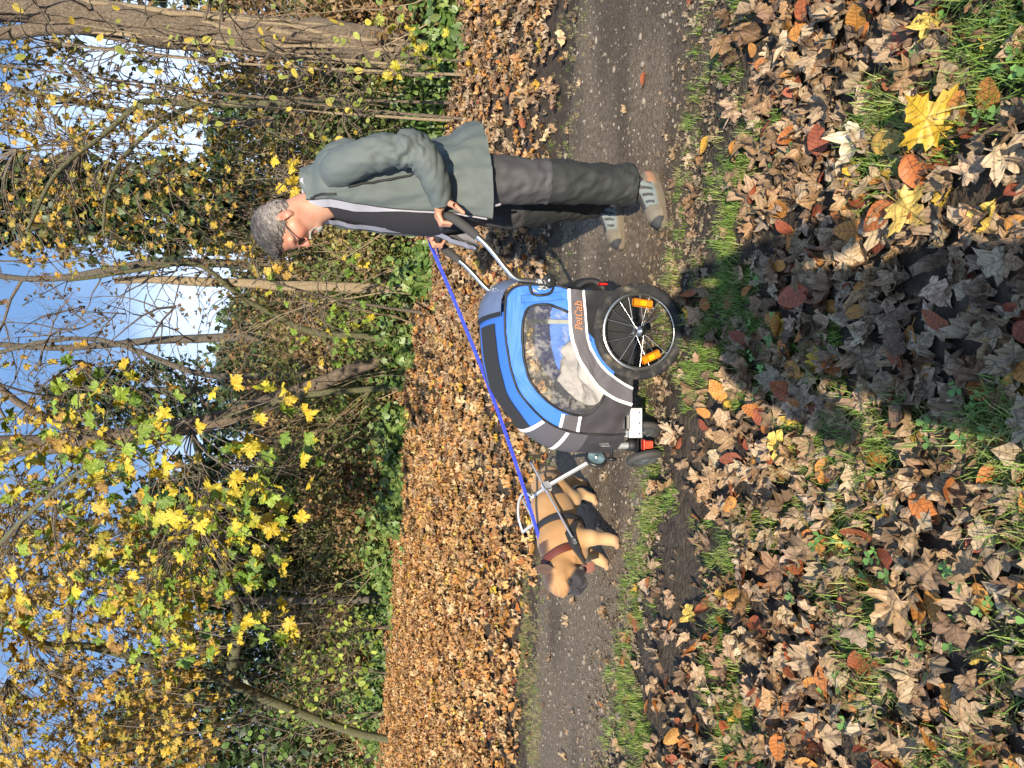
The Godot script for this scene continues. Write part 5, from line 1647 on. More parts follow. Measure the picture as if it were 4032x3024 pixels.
	# chest zips and pocket
	for z in [[0.16, 0.10, 0.36, 0.05], [0.40, 0.44, 0.66, 0.5]]:
		mb = MB.new()
		var pts := []
		for k in 9:
			var f := k / 8.0
			var row := int(lerpf(z[1], z[2], f) * 54.0)
			var colm := int((z[0] + f * z[3]) / (p1 - p0) * 96.0)
			var q := shell.v[row * 97 + colm]
			pts.append(q + (q - Vector3(0.85, q.y, -3.37)).normalized() * 0.004)
		mb.tube(pts, pts.map(func(_p): return 0.0052), 6)
		part(jacket, "pocket_zip", mb.mesh(), blk)
	# sleeves
	var sleeve := func(path: Array, rads: Array, amp: float) -> ArrayMesh:
		var keys := []
		for k in path.size():
			var d: Vector3 = (path[min(k + 1, path.size() - 1)] - path[max(k - 1, 0)]).normalized()
			var s := d.cross(Vector3(0, 0, 1)).normalized()
			keys.append([path[k], s * rads[k], d.cross(s) * rads[k]])
		var m := loft(keys, 7, 40, 0.0, TAU, func(p: Vector3, v: float, a: float) -> float:
			var bend := exp(-pow((v - 0.52) / 0.16, 2.0))
			var ripple := 1.0 - 2.0 * absf(noise.get_noise_3d(p.x * 900.0 + p.y * 1700.0, p.y * 500.0 - p.x * 700.0, p.z * 800.0))
			var fine := noise2.get_noise_3d(p.x * 2600.0, p.y * 2600.0 + p.x * 1500.0, p.z * 1800.0)
			return amp * ((0.30 + bend) * (ripple - 0.6) + (0.25 + 0.5 * bend) * fine))
		return m.mesh()
	part(jacket, "sleeve", sleeve.call([Vector3(0.855, 1.465, -3.225), Vector3(0.872, 1.425, -3.165), Vector3(0.905, 1.32, -3.10), Vector3(0.925, 1.22, -3.07), Vector3(0.925, 1.14, -3.06), Vector3(0.875, 1.088, -3.06), Vector3(0.81, 1.052, -3.085), Vector3(0.745, 1.020, -3.135)], [0.058, 0.074, 0.072, 0.068, 0.072, 0.064, 0.056, 0.045], 0.019), softshell)
	part(jacket, "sleeve", sleeve.call([Vector3(0.845, 1.465, -3.515), Vector3(0.85, 1.425, -3.57), Vector3(0.87, 1.32, -3.63), Vector3(0.885, 1.22, -3.655), Vector3(0.875, 1.14, -3.65), Vector3(0.82, 1.075, -3.62), Vector3(0.77, 1.035, -3.585), Vector3(0.722, 1.005, -3.555)], [0.060, 0.078, 0.075, 0.070, 0.072, 0.062, 0.053, 0.042], 0.015), softshell)

	# ribbed black shirt
	var shirt := loft([[Vector3(0.795, 1.515, -3.37), F * 0.060, N * 0.066], [Vector3(0.80, 1.49, -3.37), F * 0.072, N * 0.082], [Vector3(0.825, 1.45, -3.37), F * 0.115, N * 0.15], [Vector3(0.840, 1.36, -3.37), F * 0.146, N * 0.19], [Vector3(0.838, 1.22, -3.37), F * 0.165, N * 0.19], [Vector3(0.836, 1.08, -3.37), F * 0.180, N * 0.19], [Vector3(0.842, 0.97, -3.37), F * 0.178, N * 0.19], [Vector3(0.850, 0.90, -3.37), F * 0.165, N * 0.185]], 8, 150, 0.0, TAU, func(p: Vector3, v: float, a: float) -> float:
		return 0.0012 * sin(a * 75.0) * smoothstep(0.12, 0.2, v) + 0.006 * noise.get_noise_3d(p.x * 300.0, p.y * 160.0, p.z * 300.0))
	part(t, "shirt", shirt.mesh(), mat("black_knit", Color(0.022, 0.020, 0.023), 0.85))

	# trousers: two greys, loose legs
	var upper := mat("grey_trouser_cloth", Color(0.052, 0.049, 0.050), 0.7)
	var lower := mat("dark_trouser_cloth", Color(0.021, 0.023, 0.021), 0.75)
	var crease := func(p: Vector3, _v: float, _a: float) -> float:
		var ripple := absf(noise.get_noise_3d(p.x * 900.0 + p.y * 500.0, p.y * 620.0 - p.x * 500.0, p.z * 900.0))
		return 0.024 * (0.3 - ripple) + 0.006 * noise2.get_noise_3d(p.x * 1500.0, p.y * 1900.0, p.z * 1500.0)
	var seat := loft([[Vector3(0.855, 0.98, -3.38), F * 0.145, N * 0.17], [Vector3(0.862, 0.90, -3.38), F * 0.150, N * 0.185], [Vector3(0.872, 0.82, -3.39), F * 0.148, N * 0.188], [Vector3(0.875, 0.76, -3.40), F * 0.115, N * 0.17]], 6, 40, 0.0, TAU, crease)
	var trousers := part(t, "trousers", seat.mesh(), upper)
	var legs := [[[0.86, 0.888, -3.275, 0.108], [0.72, 0.885, -3.265, 0.100], [0.61, 0.886, -3.26, 0.094], [0.49, 0.890, -3.255, 0.094], [0.36, 0.893, -3.26, 0.091], [0.25, 0.895, -3.265, 0.089], [0.18, 0.900, -3.265, 0.095], [0.142, 0.898, -3.265, 0.092]],
		[[0.86, 0.850, -3.48, 0.108], [0.72, 0.835, -3.52, 0.100], [0.61, 0.838, -3.56, 0.094], [0.49, 0.860, -3.60, 0.090], [0.36, 0.885, -3.65, 0.084], [0.25, 0.905, -3.69, 0.078], [0.18, 0.924, -3.72, 0.080], [0.135, 0.934, -3.742, 0.078]]]
	for lg in legs:
		for q in 2:
			var keys := []
			for k in (lg.slice(0, 4) if q == 0 else lg.slice(2, 8)):
				var gr := 1.0 if q == 0 else 0.985
				if q == 1 and k[0] == 0.61: gr = 0.95
				keys.append([Vector3(k[1], k[0] - (0.03 if (q == 0 and k[0] < 0.5) else 0.0) + (0.08 if (q == 0 and k[0] < 0.5) else 0.0), k[2]), Vector3(-k[3] * gr, 0, 0), Vector3(0, 0, k[3] * gr * 0.95)])
			part(trousers, "leg" if q == 0 else "lower_leg", loft(keys, 9, 48, 0.0, TAU, crease).mesh(), upper if q == 0 else lower)
	mb = MB.new()
	mb.tube(curve([Vector3(0.755, 0.83, -3.20), Vector3(0.752, 0.80, -3.19), Vector3(0.765, 0.765, -3.19), Vector3(0.757, 0.77, -3.185), Vector3(0.750, 0.81, -3.19)], 4), range(17).map(func(_k): return 0.003), 5)
	part(jacket, "drawcord", mb.mesh(), lining)

	# walking shoes
	for s in 2:
		var heel: Vector3 = [Vector3(0.975, 0, -3.315), Vector3(0.975, 0, -3.785)][s]
		var toe: Vector3 = [Vector3(0.692, 0, -3.195), Vector3(0.690, 0, -3.722)][s]
		var d := (toe - heel).normalized()
		var w := Vector3(d.z, 0, -d.x)
		var len := heel.distance_to(toe)
		var P := func(f: float, y: float, o: float) -> Vector3: return heel + d * (f * len) + Vector3(0, y, 0) + w * o
		var sf := Field.new(heel.min(toe) - Vector3(0.08, 0.0, 0.08), heel.max(toe) + Vector3(0.08, 0.16, 0.08), 0.005)
		sf.cap(P.call(0.14, 0.048, 0), P.call(0.45, 0.048, 0), 0.042, 0.044, 0.02)
		sf.cap(P.call(0.45, 0.045, 0), P.call(0.78, 0.040, 0.004), 0.046, 0.044, 0.02)
		sf.cap(P.call(0.78, 0.040, 0.004), P.call(0.89, 0.034, 0.0), 0.042, 0.030, 0.02)
		sf.cap(P.call(0.22, 0.06, 0), P.call(0.24, 0.125, 0), 0.046, 0.044, 0.02)
		sf.cap(P.call(0.30, 0.085, 0), P.call(0.66, 0.060, 0.002), 0.038, 0.032, 0.025)
		sf.half(Vector3(0, 0.022, 0), Vector3(0, -1, 0), 0.004)
		mb = MB.new()
		sf.build(mb, func(p: Vector3) -> Color:
			var f := (p - heel).dot(d) / len
			var o := (p - heel).dot(w)
			var n := noise.get_noise_3dv(p * 800.0)
			var c := Color(0.12, 0.105, 0.08).lerp(Color(0.17, 0.145, 0.105), clampf(0.5 + n, 0, 1))
			if f > 0.90 - 1.2 * absf(absf(o) - 0.012) and f > 0.84: c = Color(0.035, 0.035, 0.038)
			elif absf(o) < 0.019 and f > 0.25 and f < 0.70: c = Color(0.045, 0.042, 0.045)
			elif absf(o) >= 0.019 and f > 0.28 and f < 0.68 and p.y > 0.045:
				c = Color(0.16, 0.185, 0.18)
				if fposmod(f * 9.0 + p.y * 9.0, 1.0) < 0.42 and p.y > 0.062 and absf(o) > 0.026: c = Color(0.040, 0.040, 0.044)
			elif f < 0.3 and p.y < 0.075: c = Color(0.36, 0.27, 0.17).lerp(Color(0.30, 0.15, 0.09), clampf(0.5 + 1.5 * n, 0, 1))
			if p.y < 0.043 and f < 0.86: c = c.lerp(Color(0.21, 0.17, 0.11), 0.6)
			return c)
		var sh := part(t, "shoe", mb.mesh(), vmat("shoe_upper", 0.75))
		mb = MB.new()
		var edge := []
		for k in 36:
			var a := TAU * k / 36.0
			var f := 0.5 - 0.5 * cos(a)
			var wd := 0.050 * pow(maxf(0.0, sin(PI * clampf(f * 0.96 + 0.02, 0.0, 1.0))), 0.42) * (0.88 + 0.14 * f)
			edge.append(P.call(f * 1.02 - 0.01, 0.0, signf(sin(a)) * wd))
		for y in [0.0, 0.008, 0.022, 0.030]:
			for q in edge:
				var ctr: Vector3 = P.call(0.5, 0, 0)
				var sc := 0.97 if y in [0.0, 0.030] else 1.0
				mb.add(ctr + (q - ctr) * sc + Vector3(0, y + 0.004, 0))
		for y in 3:
			for k in 36: mb.quad(y * 36 + k, y * 36 + (k + 1) % 36, (y + 1) * 36 + (k + 1) % 36, (y + 1) * 36 + k)
		part(sh, "sole", mb.mesh(), mat("muddy_sole", Color(0.13, 0.105, 0.072), 0.9))
		for k in 5:
			mb = MB.new()
			var f := 0.34 + 0.075 * k
			var y := 0.118 - 0.26 * (f - 0.30) * 0.55
			mb.tube([P.call(f, y - 0.006, -0.024), P.call(f + 0.02, y + 0.006, 0), P.call(f + 0.035, y - 0.008, 0.024)], [0.0022, 0.0022, 0.0022], 4)
			part(sh, "lace", mb.mesh(), mat("pale_lace", Color(0.34, 0.34, 0.32), 0.8))

func build_photographer() -> void:
	# stands behind the camera; only the shadow shows
	var t := thing("person", "photographer holding up a phone, seen only as the shadow across the near leaves", "person", Vector3(-0.12, 0, 0.30))
	var fb := Field.new(Vector3(-0.55, 0.0, -0.05), Vector3(0.35, 1.70, 0.65), 0.02)
	var c := Vector3(-0.12, 0, 0.30)
	fb.cap(c + Vector3(0, 0.95, 0), c + Vector3(0, 1.28, 0), 0.165, 0.165, 0.06)
	fb.cap(c + Vector3(-0.16, 1.35, 0), c + Vector3(0.16, 1.35, 0), 0.095, 0.095, 0.06)
	fb.cap(c + Vector3(0, 1.34, 0), c + Vector3(0, 1.46, -0.01), 0.10, 0.09, 0.05)
	fb.ell(c + Vector3(0, 1.535, -0.01), Basis(), Vector3(0.115, 0.130, 0.125), 0.04)
	for s in [-1.0, 1.0]:
		fb.cap(c + Vector3(0.20 * s, 1.33, 0), c + Vector3(0.27 * s, 1.10, -0.08), 0.06, 0.052, 0.03)
		fb.cap(c + Vector3(0.27 * s, 1.10, -0.08), Vector3(0.075 * s, 1.40, 0.07), 0.052, 0.035, 0.03)
		fb.cap(Vector3(0.075 * s, 1.40, 0.07), Vector3(0.085 * s, 1.45, 0.045), 0.035, 0.024, 0.02)
		for k in 4:
			fb.cap(Vector3(0.085 * s, 1.42 + 0.02 * k, 0.05), Vector3(0.082 * s, 1.425 + 0.02 * k, 0.012), 0.013, 0.011, 0.008)
		fb.cap(Vector3(0.08 * s, 1.41, 0.05), Vector3(0.05 * s, 1.43, 0.035), 0.014, 0.012, 0.01)
		fb.cap(c + Vector3(0.10 * s, 0.95, 0), c + Vector3(0.11 * s, 0.5, 0), 0.115, 0.085, 0.05)
		fb.cap(c + Vector3(0.11 * s, 0.5, 0), c + Vector3(0.12 * s, 0.07, 0.02), 0.085, 0.065, 0.03)
		fb.cap(c + Vector3(0.12 * s, 0.045, 0.05), c + Vector3(0.13 * s, 0.04, -0.17), 0.045, 0.04, 0.03)
	var mb := MB.new()
	fb.build(mb, func(p: Vector3) -> Color:
		if p.y > 1.44: return Color(0.45, 0.26, 0.18)
		return Color(0.05, 0.06, 0.10) if p.y > 0.9 else Color(0.04, 0.04, 0.045))
	part(t, "body", mb.mesh(), vmat("dark_outfit", 0.8))
	var ph := thing("phone", "phone held up by the photographer behind the view", "phone", Vector3(0, 1.45, 0.025))
	mb = MB.new()
	mb.box(Vector3(0, 1.45, 0.025), Vector3(0.074, 0, 0), Vector3(0, 0.036, 0), Vector3(0, 0, 0.004), 0.003)
	part(ph, "case", mb.mesh(), mat("black_plastic", Color(0.018, 0.018, 0.018), 0.35))

# ---------------------------------------------------------------- dog, its wheels and the lead
func build_dog() -> void:
	var o := Vector3(-0.75, 0.0, -4.0)
	var t := thing("dog", "fawn French bulldog with dark muzzle walking in a wheelchair ahead of the trailer", "dog", o)
	var fd := Field.new(Vector3(-1.16, -0.005, -4.40), Vector3(-0.42, 0.47, -3.60), 0.0062)
	var I := Basis()
	# trunk
	fd.cap(Vector3(-0.590, 0.275, -4.165), Vector3(-0.700, 0.285, -4.04), 0.100, 0.108, 0.05)
	fd.cap(Vector3(-0.700, 0.285, -4.04), Vector3(-0.815, 0.272, -3.915), 0.108, 0.122, 0.05)
	fd.cap(Vector3(-0.690, 0.315, -4.05), Vector3(-0.84, 0.315, -3.89), 0.085, 0.085, 0.04)
	fd.cap(Vector3(-0.815, 0.255, -3.90), Vector3(-0.875, 0.245, -3.835), 0.105, 0.085, 0.04)
	fd.cap(Vector3(-0.84, 0.30, -3.89), Vector3(-0.94, 0.318, -3.80), 0.098, 0.080, 0.035)
	# skull, cheeks, short wide muzzle
	var fx := Vector3(-0.50, -0.30, 0.81).normalized()
	var fy := (Vector3(-0.05, 1.0, 0.0) - fx * fx.dot(Vector3(-0.05, 1.0, 0.0))).normalized()
	var fz := fx.cross(fy)        # across the face
	var H := Vector3(-0.985, 0.318, -3.775)
	var hb := Basis(fx, fy, fz)
	var P := func(x: float, y: float, z: float) -> Vector3: return H + fx * x + fy * y + fz * z
	fd.ell(P.call(0.0, 0.015, 0), hb, Vector3(0.085, 0.078, 0.088), 0.03)
	fd.ell(P.call(0.045, 0.030, 0), hb, Vector3(0.045, 0.045, 0.066), 0.03)
	for s in [-1.0, 1.0]:
		fd.ell(P.call(0.040, -0.035, 0.045 * s), hb, Vector3(0.045, 0.042, 0.040), 0.02)
		fd.ell(P.call(0.088, -0.048, 0.026 * s), hb, Vector3(0.030, 0.032, 0.032), 0.012)
		fd.cap(P.call(0.080, -0.045, 0.050 * s), P.call(0.060, -0.082, 0.050 * s), 0.020, 0.017, 0.012)
		fd.ell(P.call(0.083, 0.006, 0.045 * s), hb, Vector3(0.012, 0.013, 0.015), 0.01, true)
		fd.ell(P.call(0.074, 0.006, 0.044 * s), hb, Vector3(0.011, 0.012, 0.012), 0.003)
		fd.cap(P.call(0.088, 0.028, 0.020 * s), P.call(0.078, 0.034, 0.052 * s), 0.010, 0.009, 0.008)
	fd.ell(P.call(0.085, -0.078, 0), hb, Vector3(0.026, 0.020, 0.036), 0.015)
	fd.ell(P.call(0.112, -0.022, 0), hb, Vector3(0.014, 0.012, 0.020), 0.006)
	# ears
	var ne: Vector3 = P.call(-0.01, 0.07, 0.065)
	var nd: Vector3 = P.call(-0.01, 0.07, -0.065)
	for e in [[nd if nd.x > ne.x else ne, Vector3(-0.932, 0.440, -3.750)], [ne if nd.x > ne.x else nd, Vector3(-1.085, 0.402, -3.835)]]:
		var a: Vector3 = e[0]
		var b: Vector3 = e[1]
		var ey := (b - a).normalized()
		var ex := (fx - ey * fx.dot(ey)).normalized()
		fd.ell((a + b) * 0.5, Basis(ex, ey, ex.cross(ey)), Vector3(0.009, a.distance_to(b) * 0.5 + 0.026, 0.040), 0.010)
		fd.ell((a + b) * 0.5 + ex * 0.010, Basis(ex, ey, ex.cross(ey)), Vector3(0.007, a.distance_to(b) * 0.5 + 0.012, 0.022), 0.006, true)
	# legs: shoulder, elbow, wrist, paw / hip, knee, hock, paw
	for L in [[[Vector3(-0.80, 0.235, -3.825), 0.062], [Vector3(-0.798, 0.155, -3.80), 0.040], [Vector3(-0.808, 0.065, -3.80), 0.029], [Vector3(-0.815, 0.033, -3.790), 0.030]],
			[[Vector3(-0.885, 0.215, -3.945), 0.058], [Vector3(-0.905, 0.14, -3.955), 0.038], [Vector3(-0.945, 0.060, -3.955), 0.028], [Vector3(-0.965, 0.032, -3.950), 0.029]],
			[[Vector3(-0.585, 0.255, -4.105), 0.076], [Vector3(-0.642, 0.175, -4.065), 0.048], [Vector3(-0.612, 0.105, -4.115), 0.027], [Vector3(-0.640, 0.038, -4.115), 0.025]],
			[[Vector3(-0.545, 0.250, -4.245), 0.076], [Vector3(-0.600, 0.170, -4.255), 0.046], [Vector3(-0.560, 0.105, -4.285), 0.026], [Vector3(-0.585, 0.034, -4.290), 0.025]]]:
		for k in 3:
			fd.cap(L[k][0], L[k + 1][0], L[k][1], L[k + 1][1], 0.022)
		# toes
		var paw: Vector3 = L[3][0]
		for q in 3:
			fd.cap(paw + Vector3(-0.008, -0.006, 0.0), paw + Vector3(-0.030, -0.013, 0.020 + 0.014 * (q - 1)) + Vector3(0.010, 0, -0.010) * absf(q - 1.0), 0.016, 0.0125, 0.006)
	# loose skin over the shoulder
	for k in 3:
		var f := 0.03 * k
		fd.cap(Vector3(-0.842 - f, 0.385 - 0.01 * k, -3.86 + f * 0.5), Vector3(-0.835 - f, 0.26, -3.775 + f * 0.4), 0.014, 0.010, 0.012)
	fd.cap(Vector3(-0.555, 0.31, -4.225), Vector3(-0.535, 0.325, -4.25), 0.022, 0.015, 0.015)
	fd.rough(noise2, 0.0025, Vector3(700, 700, 700))
	var mb := MB.new()
	var axis := Vector3(-0.68, 0, 0.733)
	fd.build(mb, func(p: Vector3) -> Color:
		var n := noise.get_noise_3dv(p * 260.0)
		var g := noise2.get_noise_3dv(p * 1800.0)
		var c := Color(0.44, 0.255, 0.108).lerp(Color(0.35, 0.18, 0.066), clampf(0.5 + n, 0.0, 1.0))
		c = c.lerp(Color(0.55, 0.37, 0.19), 0.55 * smoothstep(0.26, 0.15, p.y + 0.03 * n))         # paler belly and legs
		var q := p - H
		var lx := q.dot(fx)
		var ly := q.dot(fy)
		var lz := q.dot(fz)
		if q.length() < 0.20:
			var mask := smoothstep(0.052, 0.074, lx - 0.45 * ly - 0.10 * absf(lz) + 0.012 * n + 0.006 * g) * smoothstep(0.022, 0.0, ly - 0.01 * n)
			var eye := exp(-(pow(lx - 0.08, 2) + pow(ly - 0.006, 2) + pow(absf(lz) - 0.045, 2)) / 0.00028)
			c = c.lerp(Color(0.022, 0.018, 0.020), clampf(mask + 0.95 * eye, 0.0, 1.0))
			var ear := smoothstep(0.072, 0.092, ly + 0.25 * absf(lz) - 0.25 * lx + 0.008 * n)
			c = c.lerp(Color(0.050, 0.028, 0.022), ear * 0.92)
			var wr := smoothstep(0.35, 0.9, absf(sin(ly * 170.0 + lz * 30.0))) * smoothstep(0.05, 0.07, lx) * smoothstep(0.01, 0.03, ly)
			c = c.lerp(Color(0.24, 0.10, 0.035), 0.30 * (1.0 - wr) * smoothstep(0.05, 0.07, lx) * smoothstep(0.01, 0.03, ly))
		if p.y < 0.035: c = c.lerp(Color(0.28, 0.13, 0.08), 0.5)
		return c * (1.0 + 0.10 * g))
	var fur := vmat("fawn_fur", 0.75)
	fur.rim_enabled = true
	fur.rim = 0.3
	part(t, "body", mb.mesh(), fur)
	for s in [-1.0, 1.0]:
		mb = MB.new()
		mb.lathe(P.call(0.078, 0.004, 0.045 * s), fx, [Vector2(0.0, 0.0085), Vector2(0.005, 0.007), Vector2(0.0085, 0.0), Vector2(0.0, -0.008)], 12)
		part(t, "eye", mb.mesh(), mat("dark_eye", Color(0.012, 0.008, 0.006), 0.1))
	# leather collar
	var na := Vector3(-0.72, 0.05, 0.62).normalized()
	var wrap := func(c: Vector3, ax: Vector3, ru: float, rs: float, w: float, thick: float, n := 40) -> ArrayMesh:
		var u := (Vector3.UP - ax * ax.y).normalized()
		var s := ax.cross(u)
		var m := MB.new()
		var pts := []
		var ws := []
		var ac := []
		for k in n + 1:
			var a := TAU * k / n
			pts.append(c + u * cos(a) * ru + s * sin(a) * rs)
			ws.append(w); ac.append(ax)
		m.strip(pts, ws, ac, thick)
		return m.mesh()
	var collar := part(t, "collar", wrap.call(Vector3(-0.905, 0.292, -3.832), (na + Vector3(0, -0.28, 0)).normalized(), 0.116, 0.118, 0.036, 0.004), mat("red_brown_leather", Color(0.13, 0.030, 0.018), 0.5))
	mb = MB.new()
	mb.strip([Vector3(-0.945, 0.205, -3.765), Vector3(-0.942, 0.180, -3.755), Vector3(-0.935, 0.150, -3.752)], [0.05, 0.05, 0.045], [Vector3(-1, 0, 0.3).normalized(), Vector3(-1, 0, 0.3).normalized(), Vector3(-1, 0, 0.3).normalized()], 0.002)
	part(collar, "strap_end", mb.mesh(), mat("worn_leather", Color(0.20, 0.065, 0.04), 0.6))
	# harness
	var web := mat("black_webbing", Color(0.022, 0.022, 0.024), 0.75)
	var hn := part(t, "harness", wrap.call(Vector3(-0.788, 0.278, -3.945), axis, 0.139, 0.136, 0.034, 0.003), web)
	mb = MB.new()
	mb.strip([Vector3(-0.715, 0.225, -3.83), Vector3(-0.757, 0.272, -3.775), Vector3(-0.820, 0.262, -3.738), Vector3(-0.880, 0.232, -3.732), Vector3(-0.925, 0.200, -3.752)], [0.045, 0.062, 0.050, 0.030, 0.020], [Vector3(-0.2, 1, 0.3).normalized(), Vector3(-0.1, 1, 0.2).normalized(), Vector3(0, 1, 0.2).normalized(), Vector3(0.3, 1, 0.2).normalized(), Vector3(0.5, 1, 0.2).normalized()], 0.003)
	part(hn, "chest_strap", mb.mesh(), web)
	mb = MB.new()
	mb.box(Vector3(-0.800, 0.262, -3.742), Vector3(-0.010, 0, 0.010), Vector3(0.0, 0.010, 0), Vector3(0.004, 0, 0.004), 0.002)
	part(hn, "harness_clip", mb.mesh(), mat("chrome", Color(0.66, 0.66, 0.65), 0.35, 0.75))

func build_wheelchair() -> void:
	var t := thing("dog_wheelchair", "aluminium dog wheelchair with grey-blue wheels strapped round the dog's hindquarters", "dog wheelchair", Vector3(-0.5, 0, -4.05))
	var chrome := mat("chrome", Color(0.66, 0.66, 0.65), 0.35, 0.75)
	var alu := mat("matt_aluminium", Color(0.60, 0.61, 0.60), 0.5, 0.5)
	var n := Vector3(0.733, 0, 0.68)
	var d := Vector3(-0.68, 0, 0.733)
	var mb: MB
	for s in 2:
		var off := Vector3.ZERO if s == 0 else -n * 0.31
		var A := Vector3(-0.431, 0.397, -4.10) + off
		var B := Vector3(-0.777, 0.274, -3.735) + off
		mb = MB.new()
		mb.tube([A, A.lerp(B, 0.5), B], [0.0060, 0.0060, 0.0060], 8)
		part(t, "side_rail", mb.mesh(), chrome)
		var br := Vector3(-0.552, 0.340, -3.985) + off
		var rd := (B - A).normalized()
		mb = MB.new()
		mb.box(br, rd * 0.026, rd.cross(n).normalized() * 0.022, n * 0.016, 0.003)
		part(t, "bracket", mb.mesh(), alu)
		var wc := Vector3(-0.404, 0.064, -3.975) + off
		var sd := (br - Vector3(-0.435, 0.12, -3.978) - off).normalized()
		var sw := sd.cross(n).normalized()
		mb = MB.new()
		mb.box((Vector3(-0.418, 0.09, -3.978) + off + br) * 0.5, sd * 0.135, sw * 0.010, n * 0.005, 0.002)
		part(t, "wheel_strut", mb.mesh(), mat("white_bar", Color(0.70, 0.69, 0.66), 0.4))
		mb = MB.new()
		var up := Vector3(-0.615, 0.403, -4.045) + off
		var ud := (up - br).normalized()
		mb.box((br + up) * 0.5 + ud * 0.01, ud * 0.055, ud.cross(n).normalized() * 0.011, n * 0.002, 0.001)
		var pl := part(t, "height_plate", mb.mesh(), alu)
		for k in 4:
			mb = MB.new()
			mb.lathe(br.lerp(up, 0.45 + 0.16 * k) + n * 0.0022, n, [Vector2(0.0, 0.0006), Vector2(0.0032, 0.0006), Vector2(0.0034, 0.0)], 8)
			part(pl, "hole", mb.mesh(), mat("pale_hole", Color(0.75, 0.74, 0.70), 0.6))
		# wheel with a ribbed face
		mb = MB.new()
		var prof := []
		for k in 11:
			var a := TAU * k / 10.0
			prof.append(Vector2(0.054 + cos(a) * 0.010, sin(a) * 0.012))
		mb.lathe(wc, n, prof, 36)
		var w := part(t, "wheel", mb.mesh(), mat("black_tyre", Color(0.02, 0.02, 0.021), 0.35))
		mb = MB.new()
		mb.lathe(wc, n, [Vector2(0.0, 0.008), Vector2(0.012, 0.009), Vector2(0.046, 0.007), Vector2(0.0465, -0.007), Vector2(0.0, -0.009)], 30)
		part(w, "wheel_disc", mb.mesh(), mat("dark_slate_plastic", Color(0.045, 0.075, 0.09), 0.5))
		var u := Vector3.UP
		var q := n.cross(u).normalized()
		for k in 26:
			var a := TAU * k / 26.0
			var rr := (u * cos(a) + q * sin(a))
			mb = MB.new()
			mb.tube([wc + rr * 0.013 + n * 0.0095, wc + rr * 0.046 + n * 0.0085], [0.0016, 0.0028], 4)
			part(w, "rib", mb.mesh(), mat("slate_blue_plastic", Color(0.17, 0.27, 0.31), 0.5))
		mb = MB.new()
		mb.lathe(wc, n, [Vector2(0.0, 0.018), Vector2(0.008, 0.017), Vector2(0.010, 0.010), Vector2(0.012, 0.009)], 8)
		part(w, "axle_bolt", mb.mesh(), chrome)
	# bow over the rump, strap under it
	mb = MB.new()
	var a0 := Vector3(-0.615, 0.405, -4.045)
	var a1 := a0 - n * 0.31
	mb.tube(curve([a0, a0.lerp(a1, 0.15) - d * 0.07 + Vector3(0, 0.02, 0), a0.lerp(a1, 0.5) - d * 0.10 + Vector3(0, 0.03, 0), a0.lerp(a1, 0.85) - d * 0.07 + Vector3(0, 0.02, 0), a1], 5), range(21).map(func(_k): return 0.007), 8)
	part(t, "rear_bow", mb.mesh(), alu)
	mb = MB.new()
	mb.strip(curve([Vector3(-0.545, 0.325, -3.985), Vector3(-0.575, 0.285, -3.99), Vector3(-0.615, 0.245, -3.995), Vector3(-0.655, 0.20, -4.01), Vector3(-0.69, 0.165, -4.06)], 4), range(17).map(func(k): return lerpf(0.05, 0.03, k / 16.0)), range(17).map(func(_k): return Vector3(-0.5, 0.75, 0.3).normalized()), 0.003)
	part(t, "hip_strap", mb.mesh(), mat("black_webbing", Color(0.022, 0.022, 0.024), 0.75))

func build_leash() -> void:
	var a := Vector3(0.640, 1.018, -3.535)
	var b := Vector3(-0.842, 0.392, -3.905)
	var t := thing("leash", "bright blue webbing leash from the man's hand to the dog's collar", "leash", b)
	var web := mat("blue_webbing", Color(0.035, 0.065, 0.62), 0.6)
	var pts := []
	var ws := []
	var ac := []
	for k in 25:
		var f := k / 24.0
		pts.append(a.lerp(b, f) + Vector3(0, -0.035 * sin(PI * f), -0.03 * sin(PI * f)))
		ws.append(0.023)
		ac.append(Vector3(0.30, 0.9, 0.25).normalized())
	var mb := MB.new()
	mb.strip(pts, ws, ac, 0.0012)
	part(t, "strap", mb.mesh(), web)
	mb = MB.new()
	var lp := curve([Vector3(0.600, 0.995, -3.545), Vector3(0.640, 1.022, -3.53), Vector3(0.668, 1.03, -3.52), Vector3(0.685, 1.005, -3.515), Vector3(0.66, 0.985, -3.512), Vector3(0.62, 0.988, -3.53), Vector3(0.585, 0.975, -3.55)], 4)
	mb.strip(lp, lp.map(func(_p): return 0.022), lp.map(func(_p): return Vector3(0.2, 0.35, 0.9).normalized()), 0.0012)
	part(t, "hand_loop", mb.mesh(), web)
	mb = MB.new()
	var c := b + Vector3(-0.012, -0.008, 0.006)
	for k in 3:
		var e := c + Vector3(-0.017 * k, -0.004 * k, 0.012 * k)
		var ring := []
		for q in 13:
			var g := TAU * q / 12.0
			ring.append(e + Vector3(-0.011 * cos(g), 0.008 * sin(g) * (1 if k % 2 else 0.3), 0.008 * sin(g)))
		mb.tube(ring, ring.map(func(_p): return 0.0026), 6)
	part(t, "clip", mb.mesh(), mat("chrome", Color(0.66, 0.66, 0.65), 0.35, 0.75))

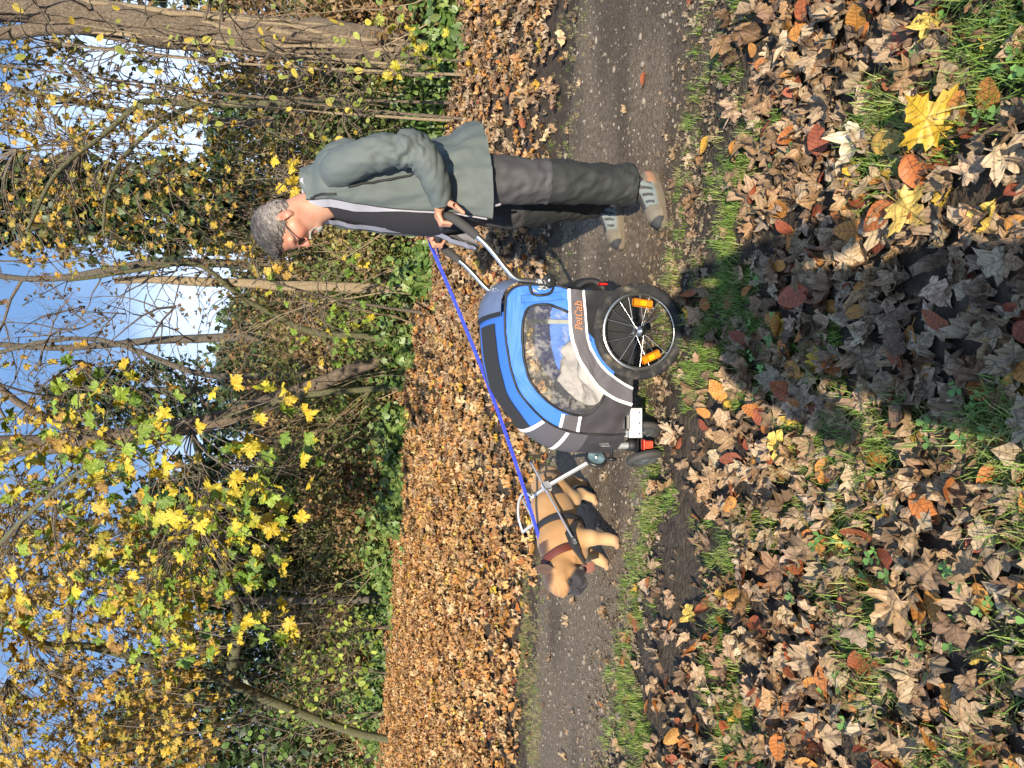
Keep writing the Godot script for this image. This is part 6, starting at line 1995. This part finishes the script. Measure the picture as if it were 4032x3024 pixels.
func _ready() -> void:
	rng.seed = 20
	noise.seed = 5
	noise2.seed = 11
	# camera: a phone held on its side, 1.45 m up, looking 13 degrees down
	var cam := Camera3D.new()
	cam.name = "camera"
	cam.fov = 53.07
	cam.near = 0.05
	cam.far = 400.0
	var fwd := Vector3(0, -sin(deg_to_rad(13.0)), -cos(deg_to_rad(13.0)))
	var up := Vector3(0, cos(deg_to_rad(13.0)), -sin(deg_to_rad(13.0)))
	cam.transform = Transform3D(Basis(-up, Vector3.RIGHT, -fwd), Vector3(0, 1.45, 0))
	add_child(cam)
	cam.current = true
	# sky with thin white cloud
	var sky := ProceduralSkyMaterial.new()
	sky.sky_top_color = Color(0.10, 0.22, 0.46).linear_to_srgb()
	sky.sky_horizon_color = Color(0.31, 0.45, 0.64).linear_to_srgb()
	sky.sky_curve = 0.14
	sky.ground_bottom_color = Color(0.10, 0.08, 0.05).linear_to_srgb()
	sky.ground_horizon_color = Color(0.30, 0.32, 0.33).linear_to_srgb()
	sky.sun_angle_max = 12.0
	var im := Image.create(1024, 512, false, Image.FORMAT_RGBA8)
	var cn := FastNoiseLite.new()
	cn.seed = 4
	cn.frequency = 1.3
	cn.fractal_octaves = 5
	for y in 256:
		for x in 1024:
			var el := PI / 2.0 - PI * (y + 0.5) / 512.0
			var az := TAU * x / 1024.0
			var p := Vector3(cos(az) * cos(el), sin(el) * 2.2, sin(az) * cos(el))
			var a := smoothstep(-0.12, 0.38, cn.get_noise_3dv(p) + 0.25 * exp(-el * 4.0))
			im.set_pixel(x, y, Color(0.82, 0.85, 0.90, a * 0.6))
	sky.sky_cover = ImageTexture.create_from_image(im)
	var env := Environment.new()
	env.background_mode = Environment.BG_SKY
	env.sky = Sky.new()
	env.sky.sky_material = sky
	env.tonemap_mode = Environment.TONE_MAPPER_LINEAR
	env.tonemap_exposure = 1.72
	env.sdfgi_enabled = true
	env.ssao_enabled = true
	env.ssil_enabled = true
	var we := WorldEnvironment.new()
	we.name = "environment"
	we.environment = env
	add_child(we)
	# low autumn sun behind the photographer's left shoulder
	var sun := DirectionalLight3D.new()
	sun.name = "sun"
	sun.light_energy = 1.6
	sun.light_angular_distance = 0.55
	sun.light_color = Color(1.0, 0.95, 0.87)
	sun.shadow_enabled = true
	var el := deg_to_rad(25.5)
	var az := deg_to_rad(7.3)
	var dir := Vector3(sin(az) * cos(el), -sin(el), -cos(az) * cos(el))
	sun.basis = Basis.looking_at(dir, Vector3.UP)
	add_child(sun)

	var t0 := Time.get_ticks_msec()
	make_leaves()
	build_ground()
	print("ground ", Time.get_ticks_msec() - t0)
	build_litter()
	build_grass()
	print("litter ", Time.get_ticks_msec() - t0)
	build_trees()
	print("trees ", Time.get_ticks_msec() - t0)
	build_trailer()
	print("trailer ", Time.get_ticks_msec() - t0)
	build_man()
	build_photographer()
	print("people ", Time.get_ticks_msec() - t0)
	build_dog()
	build_wheelchair()
	build_leash()
	print("dog ", Time.get_ticks_msec() - t0)
